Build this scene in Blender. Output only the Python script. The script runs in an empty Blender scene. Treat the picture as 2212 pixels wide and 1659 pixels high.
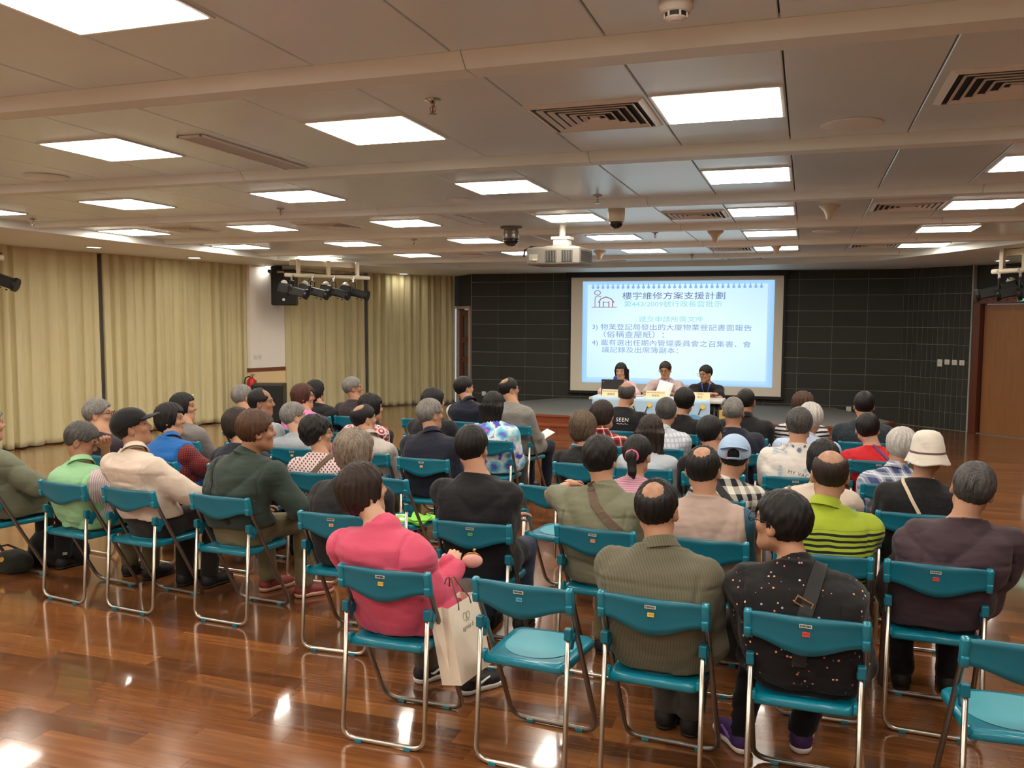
import bpy, bmesh, math, random
import numpy as np
from mathutils import Vector, Matrix, Euler
from mathutils.bvhtree import BVHTree
random.seed(7); rng = np.random.RandomState(7)
SC = bpy.context.scene
COL = SC.collection
PI = math.pi
def R(a): return math.radians(a)

# ---------------------------------------------------------------- camera
F_PX, EYE = 1870.0, 1.80
YAW, PITCH, ROLL = R(18.72), R(4.11), R(0.38)
fw = Vector((-math.sin(YAW)*math.cos(PITCH), math.cos(YAW)*math.cos(PITCH), -math.sin(PITCH)))
r0 = Vector((math.cos(YAW), math.sin(YAW), 0)); u0 = r0.cross(fw)
rt = r0*math.cos(ROLL) + u0*math.sin(ROLL); up = -r0*math.sin(ROLL) + u0*math.cos(ROLL)
cd = bpy.data.cameras.new('camera'); cam = bpy.data.objects.new('camera', cd); COL.objects.link(cam)
cam.matrix_world = Matrix(((rt.x, up.x, -fw.x, 0), (rt.y, up.y, -fw.y, 0), (rt.z, up.z, -fw.z, EYE), (0, 0, 0, 1)))
cd.sensor_width = 36.0; cd.lens = F_PX/2212*36.0; cd.clip_start = 0.05; cd.clip_end = 100
SC.camera = cam

# ---------------------------------------------------------------- world, exposure, light levels
w = bpy.data.worlds.new('world'); SC.world = w; w.use_nodes = True
w.node_tree.nodes['Background'].inputs[0].default_value = (0.75, 0.85, 1.0, 1)
w.node_tree.nodes['Background'].inputs[1].default_value = 0.25
SC.view_settings.view_transform = 'Standard'; SC.view_settings.look = 'None'
SC.view_settings.exposure = 0.0; SC.view_settings.gamma = 1.0
try: SC.view_settings.use_curve_mapping = False
except Exception: pass
PANEL_LIGHT = 22.0        # emission of the ceiling light panels
DOWN_LIGHT = 34.0
SLIDE_LIGHT = 1.02

# ---------------------------------------------------------------- helpers
def lin(c):
    c = [v/255.0 for v in c]
    return tuple((v/12.92 if v <= 0.04045 else ((v+0.055)/1.055)**2.4) for v in c)
def rgba(c): return lin(c) + (1.0,)

class Nt:
    """tiny wrapper over a material's node tree"""
    def __init__(s, name):
        s.m = bpy.data.materials.new(name); s.m.use_nodes = True; s.t = s.m.node_tree
        s.b = s.t.nodes['Principled BSDF']
    def n(s, typ, **kw):
        x = s.t.nodes.new(typ)
        for k, v in kw.items(): setattr(x, k, v)
        return x
    def l(s, a, b): s.t.links.new(a, b)
    def math(s, op, a, b=None, clamp=False):
        x = s.n('ShaderNodeMath', operation=op, use_clamp=clamp)
        for i, v in enumerate((a, b)):
            if v is None: continue
            if isinstance(v, (int, float)): x.inputs[i].default_value = v
            else: s.l(v, x.inputs[i])
        return x.outputs[0]
    def mix(s, fac, a, b):
        x = s.n('ShaderNodeMix', data_type='RGBA')
        for i, v in ((0, fac), (6, a), (7, b)):
            if isinstance(v, (int, float)): x.inputs[i].default_value = v
            elif isinstance(v, tuple): x.inputs[i].default_value = v if len(v) == 4 else v+(1,)
            else: s.l(v, x.inputs[i])
        return x.outputs[2]
    def coord(s, kind='Object'): return s.n('ShaderNodeTexCoord').outputs[kind]
    def sep(s, v):
        x = s.n('ShaderNodeSeparateXYZ'); s.l(v, x.inputs[0]); return x.outputs
    def mapping(s, v, scale=(1, 1, 1), rot=(0, 0, 0), loc=(0, 0, 0)):
        x = s.n('ShaderNodeMapping'); s.l(v, x.inputs[0])
        x.inputs['Scale'].default_value = scale; x.inputs['Rotation'].default_value = rot; x.inputs['Location'].default_value = loc
        return x.outputs[0]
    def noise(s, v, scale, detail=3, rough=0.55, out='Fac'):
        x = s.n('ShaderNodeTexNoise'); s.l(v, x.inputs['Vector'])
        x.inputs['Scale'].default_value = scale; x.inputs['Detail'].default_value = detail; x.inputs['Roughness'].default_value = rough
        return x.outputs[out]
    def ramp(s, f, stops, interp='LINEAR'):
        x = s.n('ShaderNodeValToRGB'); s.l(f, x.inputs[0]); cr = x.color_ramp; cr.interpolation = interp
        while len(cr.elements) < len(stops): cr.elements.new(0.5)
        for e, (p, c) in zip(cr.elements, stops):
            e.position = p; e.color = c if len(c) == 4 else tuple(c)+(1,)
        return x.outputs[0]
    def bump(s, h, strength=0.3, dist=0.01):
        x = s.n('ShaderNodeBump'); x.inputs['Strength'].default_value = strength; x.inputs['Distance'].default_value = dist
        s.l(h, x.inputs['Height']); s.l(x.outputs[0], s.b.inputs['Normal'])
    def set(s, **kw):
        for k, v in kw.items():
            i = s.b.inputs[{'color': 'Base Color', 'rough': 'Roughness', 'metal': 'Metallic', 'spec': 'Specular IOR Level', 'coat': 'Coat Weight',
                            'sheen': 'Sheen Weight', 'emit': 'Emission Color', 'estr': 'Emission Strength', 'trans': 'Transmission Weight', 'ior': 'IOR', 'alpha': 'Alpha',
                            'coatr': 'Coat Roughness', 'sss': 'Subsurface Weight'}[k]]
            if isinstance(v, (int, float)): i.default_value = v
            elif isinstance(v, tuple): i.default_value = v if len(v) == 4 else v+(1,)
            else: s.l(v, i)
        return s

_mc = {}
def flat(name, c, rough=0.6, metal=0.0, spec=0.5, grain=0.04, gscale=60, **kw):
    """a plain surface: one colour with a slight grain"""
    key = (name, c, rough, metal, spec)
    if key in _mc: return _mc[key]
    t = Nt(name); co = t.coord()
    f = t.noise(co, gscale, 2)
    base = lin(c)
    lo = tuple(v*(1-grain) for v in base); hi = tuple(min(1, v*(1+grain)) for v in base)
    t.set(color=t.mix(f, lo, hi), rough=rough, metal=metal, spec=spec, **kw)
    _mc[key] = t.m
    return t.m
def emissive(name, c, strength):
    t = Nt(name); t.set(color=lin(c), emit=lin(c), estr=strength, rough=0.5); return t.m

def raw_mesh(name, V, Fq, mats, smooth=True, mi=None):
    """numpy verts + face list -> mesh"""
    me = bpy.data.meshes.new(name)
    V = np.asarray(V, np.float32)
    me.vertices.add(len(V)); me.vertices.foreach_set('co', V.ravel())
    if isinstance(Fq, np.ndarray):
        n, k = Fq.shape; tot = np.full(n, k, np.int32); idx = Fq.ravel().astype(np.int32)
    else:
        tot = np.array([len(f) for f in Fq], np.int32); idx = np.array([i for f in Fq for i in f], np.int32); n = len(Fq)
    me.loops.add(len(idx)); me.loops.foreach_set('vertex_index', idx)
    me.polygons.add(n)
    st = np.zeros(n, np.int32); st[1:] = np.cumsum(tot)[:-1]
    me.polygons.foreach_set('loop_start', st); me.polygons.foreach_set('loop_total', tot)
    me.polygons.foreach_set('use_smooth', np.full(n, smooth, bool))
    for m in (mats if isinstance(mats, (list, tuple)) else [mats]): me.materials.append(m)
    if mi is not None: me.polygons.foreach_set('material_index', np.asarray(mi, np.int32))
    me.update(calc_edges=True)
    return me

def link(name, me, parent=None, loc=(0, 0, 0), rot=(0, 0, 0)):
    o = bpy.data.objects.new(name, me); COL.objects.link(o)
    o.location = loc; o.rotation_euler = rot
    if parent is not None: o.parent = parent
    return o
def thing(name, label, cat, loc=(0, 0, 0), rz=0.0, group=None):
    o = bpy.data.objects.new(name, None); COL.objects.link(o); o.empty_display_size = 0.1
    o.location = loc; o.rotation_euler = (0, 0, rz); return tag(o, label, cat, group)
def tag(o, label, cat, group=None):
    o['label'] = label; o['category'] = cat
    if group: o['group'] = group
    return o
def structure(o, label=None):
    o['kind'] = 'structure'
    if label: o['label'] = label
    return o

class MB:
    """mesh builder on plain lists"""
    def __init__(s): s.v = []; s.f = []; s.m = []
    def add(s, V, Fs, mi=0):
        b = len(s.v); s.v += [tuple(p) for p in V]
        for f in Fs: s.f.append(tuple(i+b for i in f)); s.m.append(mi)
        return s
    def box(s, c, d, rot=None, mi=0, ch=0.0):
        """box centred at c, full size d; ch = chamfer of the edges"""
        hx, hy, hz = d[0]/2, d[1]/2, d[2]/2
        M = Euler(rot).to_matrix() if rot is not None else None
        def put(V, Fs):
            P = []
            for p in V:
                q = Vector(p)
                if M is not None: q = M @ q
                P.append((q.x+c[0], q.y+c[1], q.z+c[2]))
            s.add(P, Fs, mi)
        if ch <= 0:
            put([(sx*hx, sy*hy, sz*hz) for sz in (-1, 1) for sy in (-1, 1) for sx in (-1, 1)],
                [(0, 2, 3, 1), (4, 5, 7, 6), (0, 1, 5, 4), (2, 6, 7, 3), (0, 4, 6, 2), (1, 3, 7, 5)])
        else:
            bm = bmesh.new(); bmesh.ops.create_cube(bm, size=1.0)
            for v in bm.verts: v.co = Vector((v.co.x*d[0], v.co.y*d[1], v.co.z*d[2]))
            bmesh.ops.bevel(bm, geom=bm.edges[:], offset=ch, segments=2, affect='EDGES', profile=0.5)
            bm.verts.ensure_lookup_table(); bm.verts.index_update()
            put([v.co[:] for v in bm.verts], [[v.index for v in f.verts] for f in bm.faces]); bm.free()
        return s
    def tube(s, pts, r, n=8, mi=0, caps=True, closed=False, flat=1.0):
        pts = [Vector(p) for p in pts]; m = len(pts)
        rs = r if isinstance(r, (list, tuple)) else [r]*m
        V = []; Fs = []; prev = None
        for i, p in enumerate(pts):
            a = pts[i-1] if (i > 0 or closed) else p; b = pts[(i+1) % m] if (i < m-1 or closed) else p
            t = (b-a)
            t = t.normalized() if t.length > 1e-9 else Vector((0, 0, 1))
            if prev is None:
                u = t.orthogonal().normalized()
                if abs(t.z) < 0.9: u = t.cross(Vector((0, 0, 1))).normalized()
            else:
                u = prev - t*prev.dot(t); u.normalize()
            prev = u; v = t.cross(u)
            for k in range(n):
                a_ = 2*PI*k/n; V.append(p + u*math.cos(a_)*rs[i] + v*math.sin(a_)*rs[i]*flat)
        for i in range(m if closed else m-1):
            j = (i+1) % m
            for k in range(n):
                k2 = (k+1) % n; Fs.append((i*n+k, i*n+k2, j*n+k2, j*n+k))
        if caps and not closed:
            Fs.append(tuple(range(n-1, -1, -1))); Fs.append(tuple((m-1)*n+k for k in range(n)))
        return s.add(V, Fs, mi)
    def lathe(s, prof, c=(0, 0, 0), n=20, mi=0, M=None):
        """profile of (radius, z)"""
        V = []; Fs = []
        for r, z in prof:
            for k in range(n):
                a = 2*PI*k/n; q = Vector((r*math.cos(a), r*math.sin(a), z))
                if M is not None: q = M @ q
                V.append((q.x+c[0], q.y+c[1], q.z+c[2]))
        for i in range(len(prof)-1):
            for k in range(n):
                k2 = (k+1) % n; Fs.append((i*n+k, i*n+k2, (i+1)*n+k2, (i+1)*n+k))
        if prof[0][0] > 1e-6: Fs.append(tuple(range(n-1, -1, -1)))
        if prof[-1][0] > 1e-6: Fs.append(tuple((len(prof)-1)*n+k for k in range(n)))
        return s.add(V, Fs, mi)
    def prism(s, poly, z0, z1, mi=0):
        n = len(poly)
        V = [(x, y, z0) for x, y in poly] + [(x, y, z1) for x, y in poly]
        Fs = [tuple(range(n-1, -1, -1)), tuple(range(n, 2*n))] + [(i, (i+1) % n, (i+1) % n+n, i+n) for i in range(n)]
        return s.add(V, Fs, mi)
    def build(s, name, mats, parent=None, loc=(0, 0, 0), rot=(0, 0, 0), smooth=False):
        return link(name, s.mesh(name, mats, smooth), parent, loc, rot)
    def mesh(s, name, mats, smooth=False):
        return raw_mesh(name, s.v, s.f, mats, smooth, s.m)

def text_mesh(body, size, align='CENTER', spacing=1.0, shear=0.0):
    cu = bpy.data.curves.new('lettering', 'FONT'); cu.body = body; cu.size = size; cu.align_x = align; cu.align_y = 'CENTER'
    cu.space_character = spacing; cu.shear = shear; cu.resolution_u = 3
    o = bpy.data.objects.new('lettering', cu); COL.objects.link(o)
    dg = bpy.context.evaluated_depsgraph_get()
    me = bpy.data.meshes.new_from_object(o.evaluated_get(dg))
    V = np.array([v.co[:] for v in me.vertices], np.float32).reshape(-1, 3); Fs = [tuple(p.vertices) for p in me.polygons]
    bpy.data.objects.remove(o); bpy.data.curves.remove(cu); bpy.data.meshes.remove(me)
    return V, Fs
def rounded(pts, r, k=5):
    """polyline with rounded corners"""
    P = [Vector(p) for p in pts]; out = [P[0]]
    for i in range(1, len(P)-1):
        a, b, c = P[i-1], P[i], P[i+1]
        u = (a-b).normalized(); v = (c-b).normalized()
        rr = min(r, (a-b).length*0.49, (c-b).length*0.49)
        p0 = b+u*rr; p1 = b+v*rr
        for j in range(k+1):
            t = j/k; out.append(p0*(1-t)**2 + b*2*t*(1-t) + p1*t*t)
    return out+[P[-1]]
def struct_empty(name, label):
    o = bpy.data.objects.new(name, None); COL.objects.link(o); o['kind'] = 'structure'; o['label'] = label; return o
# ================================================================ setting
# ---- floor: varnished planks running across the hall
def floor_material():
    t = Nt('varnished_planks'); at = t.n('ShaderNodeAttribute', attribute_name='tone')
    geo = t.n('ShaderNodeNewGeometry').outputs['Position']
    sh = t.n('ShaderNodeCombineXYZ'); t.l(at.outputs['Fac'], sh.inputs[1]); t.l(at.outputs['Fac'], sh.inputs[0])
    add = t.n('ShaderNodeVectorMath', operation='MULTIPLY_ADD'); t.l(sh.outputs[0], add.inputs[0]); add.inputs[1].default_value = (37, 91, 0); t.l(geo, add.inputs[2])
    g1 = t.noise(t.mapping(add.outputs[0], (1.2, 16, 1)), 2.2, 5, 0.6)
    g2 = t.noise(t.mapping(add.outputs[0], (3, 60, 1)), 4, 3, 0.6)
    base = t.ramp(at.outputs['Fac'], [(0.0, lin((70, 40, 21))), (0.3, lin((104, 62, 33))), (0.6, lin((136, 82, 42))), (1.0, lin((174, 112, 58)))])
    dark = t.ramp(g1, [(0.28, lin((62, 36, 20))), (0.52, lin((122, 76, 42))), (0.75, lin((172, 114, 66)))])
    c = t.mix(0.42, base, dark)
    c = t.mix(t.math('MULTIPLY', g2, 0.22), c, lin((66, 38, 20)))
    wv = t.noise(t.mapping(geo, (3, 3, 1)), 2.2, 2)
    t.set(color=c, rough=0.16, spec=0.62, coat=0.6, coatr=0.055)
    t.bump(wv, 0.05, 0.01)
    return t.m
FLOOR_M = floor_material()
floor = MB().box((-2.8, 6.5, -0.03), (17.2, 23.4, 0.04)).build('floor', flat('floor_bed', (60, 32, 18), 0.6)); structure(floor, 'glossy reddish brown wooden plank floor')
PW = 0.12
planks = []
for j in range(int(21.0/PW)):
    y0 = -4.0 + j*PW; x = -10.9 - random.random()*0.9
    while x < 5.2:
        L = random.choice((0.6, 0.75, 0.9, 0.9, 1.05))
        planks.append((x, y0, L, random.betavariate(2.2, 2.0), random.uniform(-0.0003, 0.0)))
        x += L
def in_view(p):
    v = Vector((p[0]+p[2]/2, p[1]+PW/2, -EYE)); d = v.dot(fw)
    return d > 0.5 and abs(v.dot(rt)/d) < 0.62 and -0.50 < v.dot(up)/d
vis = sorted([p for p in planks if in_view(p)], key=lambda p: (p[0]+p[2]/2)**2 + p[1]**2)
near = set(id(p) for p in vis[:300])
def plank_geo(p):
    x, y, L, tone, dz = p; g = 0.0004
    a, b, c, d = x+g, x+L-g, y+g, y+PW-g
    V = [(a, c, -0.008), (b, c, -0.008), (b, d, -0.008), (a, d, -0.008), (a, c, dz), (b, c, dz), (b, d, dz), (a, d, dz)]
    Fs = [(0, 1, 5, 4), (1, 2, 6, 5), (2, 3, 7, 6), (3, 0, 4, 7), (4, 5, 6, 7)]
    return V, Fs
def set_tone(me, tones):
    a = me.attributes.new('tone', 'FLOAT', 'FACE'); a.data.foreach_set('value', np.asarray(tones, np.float32))
far = MB(); tones = []
for p in planks:
    V, Fs = plank_geo(p)
    if id(p) in near:
        me = raw_mesh('plank', V, Fs, FLOOR_M, False); set_tone(me, [p[3]]*len(Fs)); link('plank', me, floor)
    else:
        far.add(V, Fs); tones += [p[3]]*len(Fs)
me = far.mesh('planks', FLOOR_M); set_tone(me, tones); o = link('plank_field', me, floor); o['kind'] = 'stuff'

# ---- ceiling: metal panels between shallow beams, dropped border
def ceil_mat(name, c, rough):
    t = Nt(name); co = t.coord()
    gp = t.n('ShaderNodeNewGeometry').outputs['Position']
    f = t.noise(gp, 1.5, 2); base = lin(c)
    t.set(color=t.mix(f, tuple(v*0.95 for v in base), tuple(min(1, v*1.05) for v in base)), rough=rough, spec=0.6)
    vo = t.n('ShaderNodeTexVoronoi'); t.l(gp, vo.inputs['Vector']); vo.inputs['Scale'].default_value = 220; vo.inputs['Randomness'].default_value = 0
    t.bump(vo.outputs['Distance'], 0.04, 0.002)
    return t.m
PANEL_M = ceil_mat('ceiling_panel', (224, 242, 248), 0.24)
BEAM_M = ceil_mat('ceiling_beam', (230, 238, 232), 0.5)
CZ, SZ = 2.88, 2.79
ceiling = MB().box((-2.9, 6.6, CZ+0.06), (17.0, 23.2, 0.06)).build('ceiling', flat('ceiling_void', (120, 112, 104), 0.8)); structure(ceiling, 'suspended ceiling of satin metal panels')
PXS = [-0.755 + 0.632*k for k in range(-13, 7)]
BY = [3.42 + 2.137*k for k in range(-3, 7)]
BW = 0.25
pm = {}
for i in range(len(PXS)-1):
    for j in range(len(BY)):
        ya = BY[j]+BW/2; yb = (BY[j+1]-BW/2) if j+1 < len(BY) else ya+1.3
        if ya > 16.6: continue
        key = round(yb-ya, 3)
        if key not in pm:
            b = MB(); Lx, Ly = 0.632-0.007, key-0.006; c = 0.004
            V = [(-Lx/2+c, -Ly/2+c, 0), (Lx/2-c, -Ly/2+c, 0), (Lx/2-c, Ly/2-c, 0), (-Lx/2+c, Ly/2-c, 0), (-Lx/2, -Ly/2, c), (Lx/2, -Ly/2, c), (Lx/2, Ly/2, c), (-Lx/2, Ly/2, c),
                 (-Lx/2, -Ly/2, .022), (Lx/2, -Ly/2, .022), (Lx/2, Ly/2, .022), (-Lx/2, Ly/2, .022)]
            b.add(V, [(3, 2, 1, 0), (0, 1, 5, 4), (1, 2, 6, 5), (2, 3, 7, 6), (3, 0, 4, 7), (4, 5, 9, 8), (5, 6, 10, 9), (6, 7, 11, 10), (7, 4, 8, 11), (8, 9, 10, 11)])
            pm[key] = b.mesh('ceiling_panel', PANEL_M)
        link('ceiling_panel', pm[key], ceiling, (PXS[i]+0.316, (ya+yb)/2, CZ + random.uniform(0, 0.0015)))
for j, y in enumerate(BY):                                       # beams with splayed sides, in lengths
    xs = [-9.0, -6.6, -3.95, -1.345, 1.265, 3.4]
    for k in range(5):
        a, b_ = xs[k]+0.002, xs[k+1]-0.002; h, d = BW/2, 0.055
        V = []
        for x in (a, b_): V += [(x, y-h, CZ+0.02), (x, y-h, CZ), (x, y-h+0.06, CZ-d), (x, y+h-0.06, CZ-d), (x, y+h, CZ), (x, y+h, CZ+0.02)]
        Fs = [(i, i+1, i+7, i+6) for i in range(5)] + [(5, 0, 6, 11), (5, 4, 3, 2, 1, 0), (6, 7, 8, 9, 10, 11)]
        MB().add(V, Fs).build('beam', BEAM_M, ceiling)
# dropped border round the panel field
inner = [(-8.32, -3.8), (-8.32, 12.4), (-7.5, 14.05), (-6.3, 15.55), (-1.1, 15.45), (1.05, 14.73), (1.9, 13.1), (2.6, 11.7), (3.1, 10.2), (3.1, -3.8)]
outer = [(-11.2, -5.1), (-11.2, 12.8), (-11.2, 15.0), (-11.2, 17.9), (-1.1, 17.9), (1.6, 17.9), (4.0, 16.5), (5.8, 14.5), (5.8, 10.2), (5.8, -5.1)]
b = MB(); n = len(inner)
V = [(x, y, SZ) for x, y in inner] + [(x, y, SZ) for x, y in outer] + [(x, y, CZ+0.015) for x, y in inner] + [(x, y, CZ+0.03) for x, y in outer]
Fs = []
for i in range(n-1):
    Fs += [(i, i+1, n+i+1, n+i), (i+1, i, 2*n+i, 2*n+i+1), (2*n+i+1, 2*n+i, 3*n+i, 3*n+i+1), (n+i, n+i+1, 3*n+i+1, 3*n+i)]
b.add(V, Fs)
b.box((-2.6, -4.4, (SZ+CZ)/2+.02), (11.5, 1.4, CZ-SZ+.03))
structure(b.build('trim_1', ceil_mat('soffit_paint', (230, 234, 228), 0.5)), 'plain dropped ceiling border')

# ---- walls
CREAM = flat('cream_wall', (228, 214, 190), 0.7); WHITE_W = flat('white_wall', (240, 234, 222), 0.6)
def seg_wall(name, pts, z0, z1, m, thick=0.2, label=None):
    """wall that follows a polyline; thickness on the left of the direction of travel"""
    P = [Vector((x, y)) for x, y in pts]; O = []
    for i, p in enumerate(P):
        d = (P[min(i+1, len(P)-1)]-P[max(i-1, 0)]).normalized(); O.append(p+Vector((-d.y, d.x))*thick)
    b = MB(); n = len(P)
    V = [(p.x, p.y, z) for z in (z0, z1) for p in P] + [(p.x, p.y, z) for z in (z0, z1) for p in O]
    Fs = []
    for i in range(n-1):
        Fs += [(i, i+1, n+i+1, n+i), (2*n+i+1, 2*n+i, 3*n+i, 3*n+i+1), (n+i, n+i+1, 3*n+i+1, 3*n+i)]
    Fs += [(0, n, 3*n, 2*n), (n-1, 3*n-1, 4*n-1, 2*n-1)]
    return structure(b.add(V, Fs).build(name, m), label)
left_line = [(-10.95, -4.5), (-10.85, 5.0), (-10.62, 8.8), (-10.40, 10.4), (-9.95, 13.0), (-9.75, 13.6), (-9.62, 14.3), (-8.95, 16.2), (-8.0, 18.0)]
seg_wall('wall_left', left_line, 0, 2.95, WHITE_W, label='pale wall behind the curtains')
DARK_GROUT = flat('grey_grout', (168, 168, 160), 0.8)
TILE = Nt('dark_wall_tile'); gp = TILE.n('ShaderNodeNewGeometry').outputs['Position']; oi = TILE.n('ShaderNodeObjectInfo').outputs['Random']
tc = TILE.mix(oi, lin((52, 53, 50)), lin((64, 65, 61)))
TILE.set(color=TILE.mix(TILE.noise(gp, 30, 3), tc, lin((52, 53, 48))), rough=0.62, spec=0.3)
TILE = TILE.m
wall_back = MB().box((-2.47, 17.13, 1.475), (8.44, 0.2, 2.95)).build('wall_back', DARK_GROUT); structure(wall_back, 'dark grey tiled wall behind the stage')
def tile_mesh(wd, ht, nm='tile'):
    c = 0.003; d = 0.012
    V = [(-wd/2, 0, -ht/2), (wd/2, 0, -ht/2), (wd/2, 0, ht/2), (-wd/2, 0, ht/2), (-wd/2, -d+c, -ht/2), (wd/2, -d+c, -ht/2), (wd/2, -d+c, ht/2), (-wd/2, -d+c, ht/2),
         (-wd/2+c, -d, -ht/2+c), (wd/2-c, -d, -ht/2+c), (wd/2-c, -d, ht/2-c), (-wd/2+c, -d, ht/2-c)]
    Fs = [(0, 1, 5, 4), (1, 2, 6, 5), (2, 3, 7, 6), (3, 0, 4, 7), (4, 5, 9, 8), (5, 6, 10, 9), (6, 7, 11, 10), (7, 4, 8, 11), (8, 9, 10, 11)]
    return MB().add(V, Fs).mesh(nm, TILE)
tm = tile_mesh(0.586, 0.2825); TW, TH = 0.594, 0.2905
for i in range(14):
    for j in range(10):
        link('tile', tm, wall_back, (-6.68+TW*(i+0.5), 17.03, 0.005+TH*(j+0.5)), (0, random.uniform(-0.001, 0.001), 0))
# ribbed wall: narrow upright tiles turning towards the doors
rib_a, rib_b = Vector((1.64, 17.03)), Vector((2.60, 16.22))
rd = (rib_b-rib_a); rl = rd.length; ra = math.atan2(rd.y, rd.x); rn = Vector((-rd.y, rd.x))/rl
mid = (rib_a+rib_b)/2 + rn*0.1
wall_rib = MB().box((0, 0, 0), (rl+0.05, 0.2, 2.95)).build('wall_right', DARK_GROUT, None, (mid.x, mid.y, 1.475), (0, 0, ra)); structure(wall_rib, 'ribbed dark tile wall beside the double doors')
nr = 13; rw = rl/nr; rm = tile_mesh(rw-0.009, 0.284)
for i in range(nr):
    for j in range(10):
        o = link('tile', rm, wall_rib, (-rl/2+rw*(i+0.5), -0.1, 0.005+TH*(j+0.5)-1.475), (0, 0, random.uniform(-0.05, 0.05)))
# door wall and the rest of the right hand side
da, db = Vector((2.66, 16.16)), Vector((4.55, 14.55)); dd = (db-da).normalized(); dang = math.atan2(dd.y, dd.x); dn = Vector((-dd.y, dd.x))
def on_door(s, off=0.0, z=0.0): p = da+dd*s+dn*off; return (p.x, p.y, z)
p = da+dd*1.25+dn*0.17
structure(MB().box((0, 0, 2.55), (2.75, 0.14, 0.8)).build('trim_2', flat('dark_lintel', (44, 45, 42), 0.6), None, (p.x, p.y, 0), (0, 0, dang)), 'dark panel above the double doors')
seg_wall('wall_side', [(5.4, -4.5), (5.4, 12.0), (4.72, 14.36)][::-1], 0, 2.95, flat('side_wood', (150, 108, 70), 0.6), label='pale side wall')
seg_wall('wall_door', [(4.95, 14.20), on_door(2.0)[:2]], 0, 2.95, flat('side_wood', (150, 108, 70), 0.6), label='brown wall right of the double doors')
seg_wall('wall_rear', [(5.6, -4.6), (-11.1, -4.6)], 0, 2.95, CREAM, label='pale wall at the rear')
# baseboards
DARKW = flat('dark_skirting', (78, 40, 24), 0.4)
structure(MB().box((5.37, 3.8, 0.05), (0.02, 16.4, 0.1)).build('baseboard_right', DARKW), 'dark wooden skirting')
# ---- double door
def wood(name, c1, c2, rough=0.4, ax=(22, 22, 1.2)):
    t = Nt(name); co = t.mapping(t.coord(), ax)
    f = t.noise(co, 1.6, 4, 0.6); f2 = t.noise(co, 7, 3)
    c = t.mix(f, lin(c1), lin(c2)); c = t.mix(t.math('MULTIPLY', f2, 0.25), c, tuple(v*0.6 for v in lin(c1)))
    t.set(color=c, rough=rough, spec=0.5); return t.m
OAK = wood('oak_veneer', (136, 90, 50), (172, 118, 70), 0.35); JAMB = wood('dark_red_wood', (84, 38, 22), (112, 54, 32), 0.35)
STEEL = flat('brushed_steel', (190, 186, 178), 0.25, 1.0)
BRASS = flat('brass', (190, 150, 80), 0.3, 1.0)
door1 = struct_empty('door_1', 'wooden double door in a dark red frame')
q = on_door(0, 0); door1.location = (q[0], q[1], 0); door1.rotation_euler = (0, 0, dang)
MB().box((0.06, 0.02, 1.09), (0.12, 0.2, 2.18), ch=.004).box((1.95, 0.02, 1.09), (0.12, 0.2, 2.18), ch=.004).box((1.005, 0.02, 2.2), (2.01, 0.2, 0.10), ch=.004).build('door_frame', JAMB, door1)
for k in (0, 1):
    x0 = 0.13+k*0.885
    leaf = MB().box((x0+0.435, 0.06, 1.072), (0.866, 0.045, 2.125), ch=.003)
    for z in (0.42, 1.02, 1.22, 1.85): leaf.box((x0+0.435, 0.0385, z), (0.86, 0.003, 0.006))
    lf = leaf.build('door_leaf', OAK, door1)
    hx = x0+(0.79 if k == 0 else 0.08)
    pts = rounded([(hx, 0.04, 0.96), (hx, -0.03, 0.96), (hx, -0.03, 1.16), (hx, 0.04, 1.16)], 0.025)
    MB().tube(pts, 0.011, 8).build('pull_handle', STEEL, lf, smooth=True)
    MB().box((hx, 0.034, 1.06), (0.075, 0.006, 0.28), ch=.002).build('push_plate', STEEL, lf)
    MB().box((hx, 0.032, 1.27), (0.075, 0.012, 0.07), ch=.003).build('lock_plate', STEEL, lf)
structure(MB().box((1.0, 0.0, 0.005), (1.78, 0.1, 0.012)).build('trim_3', flat('threshold', (150, 140, 122), 0.4, 0.6), None, (q[0], q[1], 0), (0, 0, dang)), 'metal strip under the double door')

# ---- left corner: slanted wall with a half glazed door, strip of daylight behind the curtain edge
ca, cb = Vector((-7.44, 17.88)), Vector((-6.69, 17.04)); ce = (cb-ca).normalized(); cang = math.atan2(ce.y, ce.x)
corner = struct_empty('wall_corner', 'slanted dark wall in the corner left of the stage')
corner.location = (ca.x, ca.y, 0); corner.rotation_euler = (0, 0, cang); cl = (cb-ca).length
MB().box((cl-0.02, 0.1, 1.475), (0.06, 0.2, 2.95)).box((cl/2, 0.1, 2.55), (cl, 0.2, 0.84)).build('wall_panel', TILE, corner)
win = struct_empty('window_1', 'tall daylit window strip beside the corner door')
win.location = corner.location; win.rotation_euler = corner.rotation_euler
MB().box((0.14, 0.06, 1.06), (0.28, 0.03, 2.12)).build('window_pane', emissive('daylight_pane', (214, 228, 246), 0.9), win)
MB().box((0.27, 0.05, 1.06), (0.04, 0.08, 2.12)).box((0.14, 0.05, 2.10), (0.28, 0.06, 0.04)).build('window_frame', flat('white_frame', (214, 216, 214), 0.4), win)
door2 = struct_empty('door_2', 'narrow brown door with glass panels')
door2.location = corner.location; door2.rotation_euler = corner.rotation_euler
MB().box((0.315, 0.03, 1.06), (0.05, 0.14, 2.12)).box((cl-0.055, 0.03, 1.06), (0.04, 0.14, 2.12)).box(((0.29+cl-.035)/2, 0.03, 2.1), (cl-.325, 0.14, 0.05)).build('door_frame', flat('pale_pink_frame', (186, 164, 156), 0.4), door2)
lf = MB().box((0.44, 0.04, 1.04), (0.20, 0.05, 2.06), ch=.003).box((cl-0.115, 0.04, 1.04), (0.08, 0.05, 2.06), ch=.003)
for z in (0.15, 0.55, 0.98, 1.4, 1.98): lf.box(((0.54+cl-.155)/2, 0.04, z), (cl-.695, 0.05, 0.12))
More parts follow.
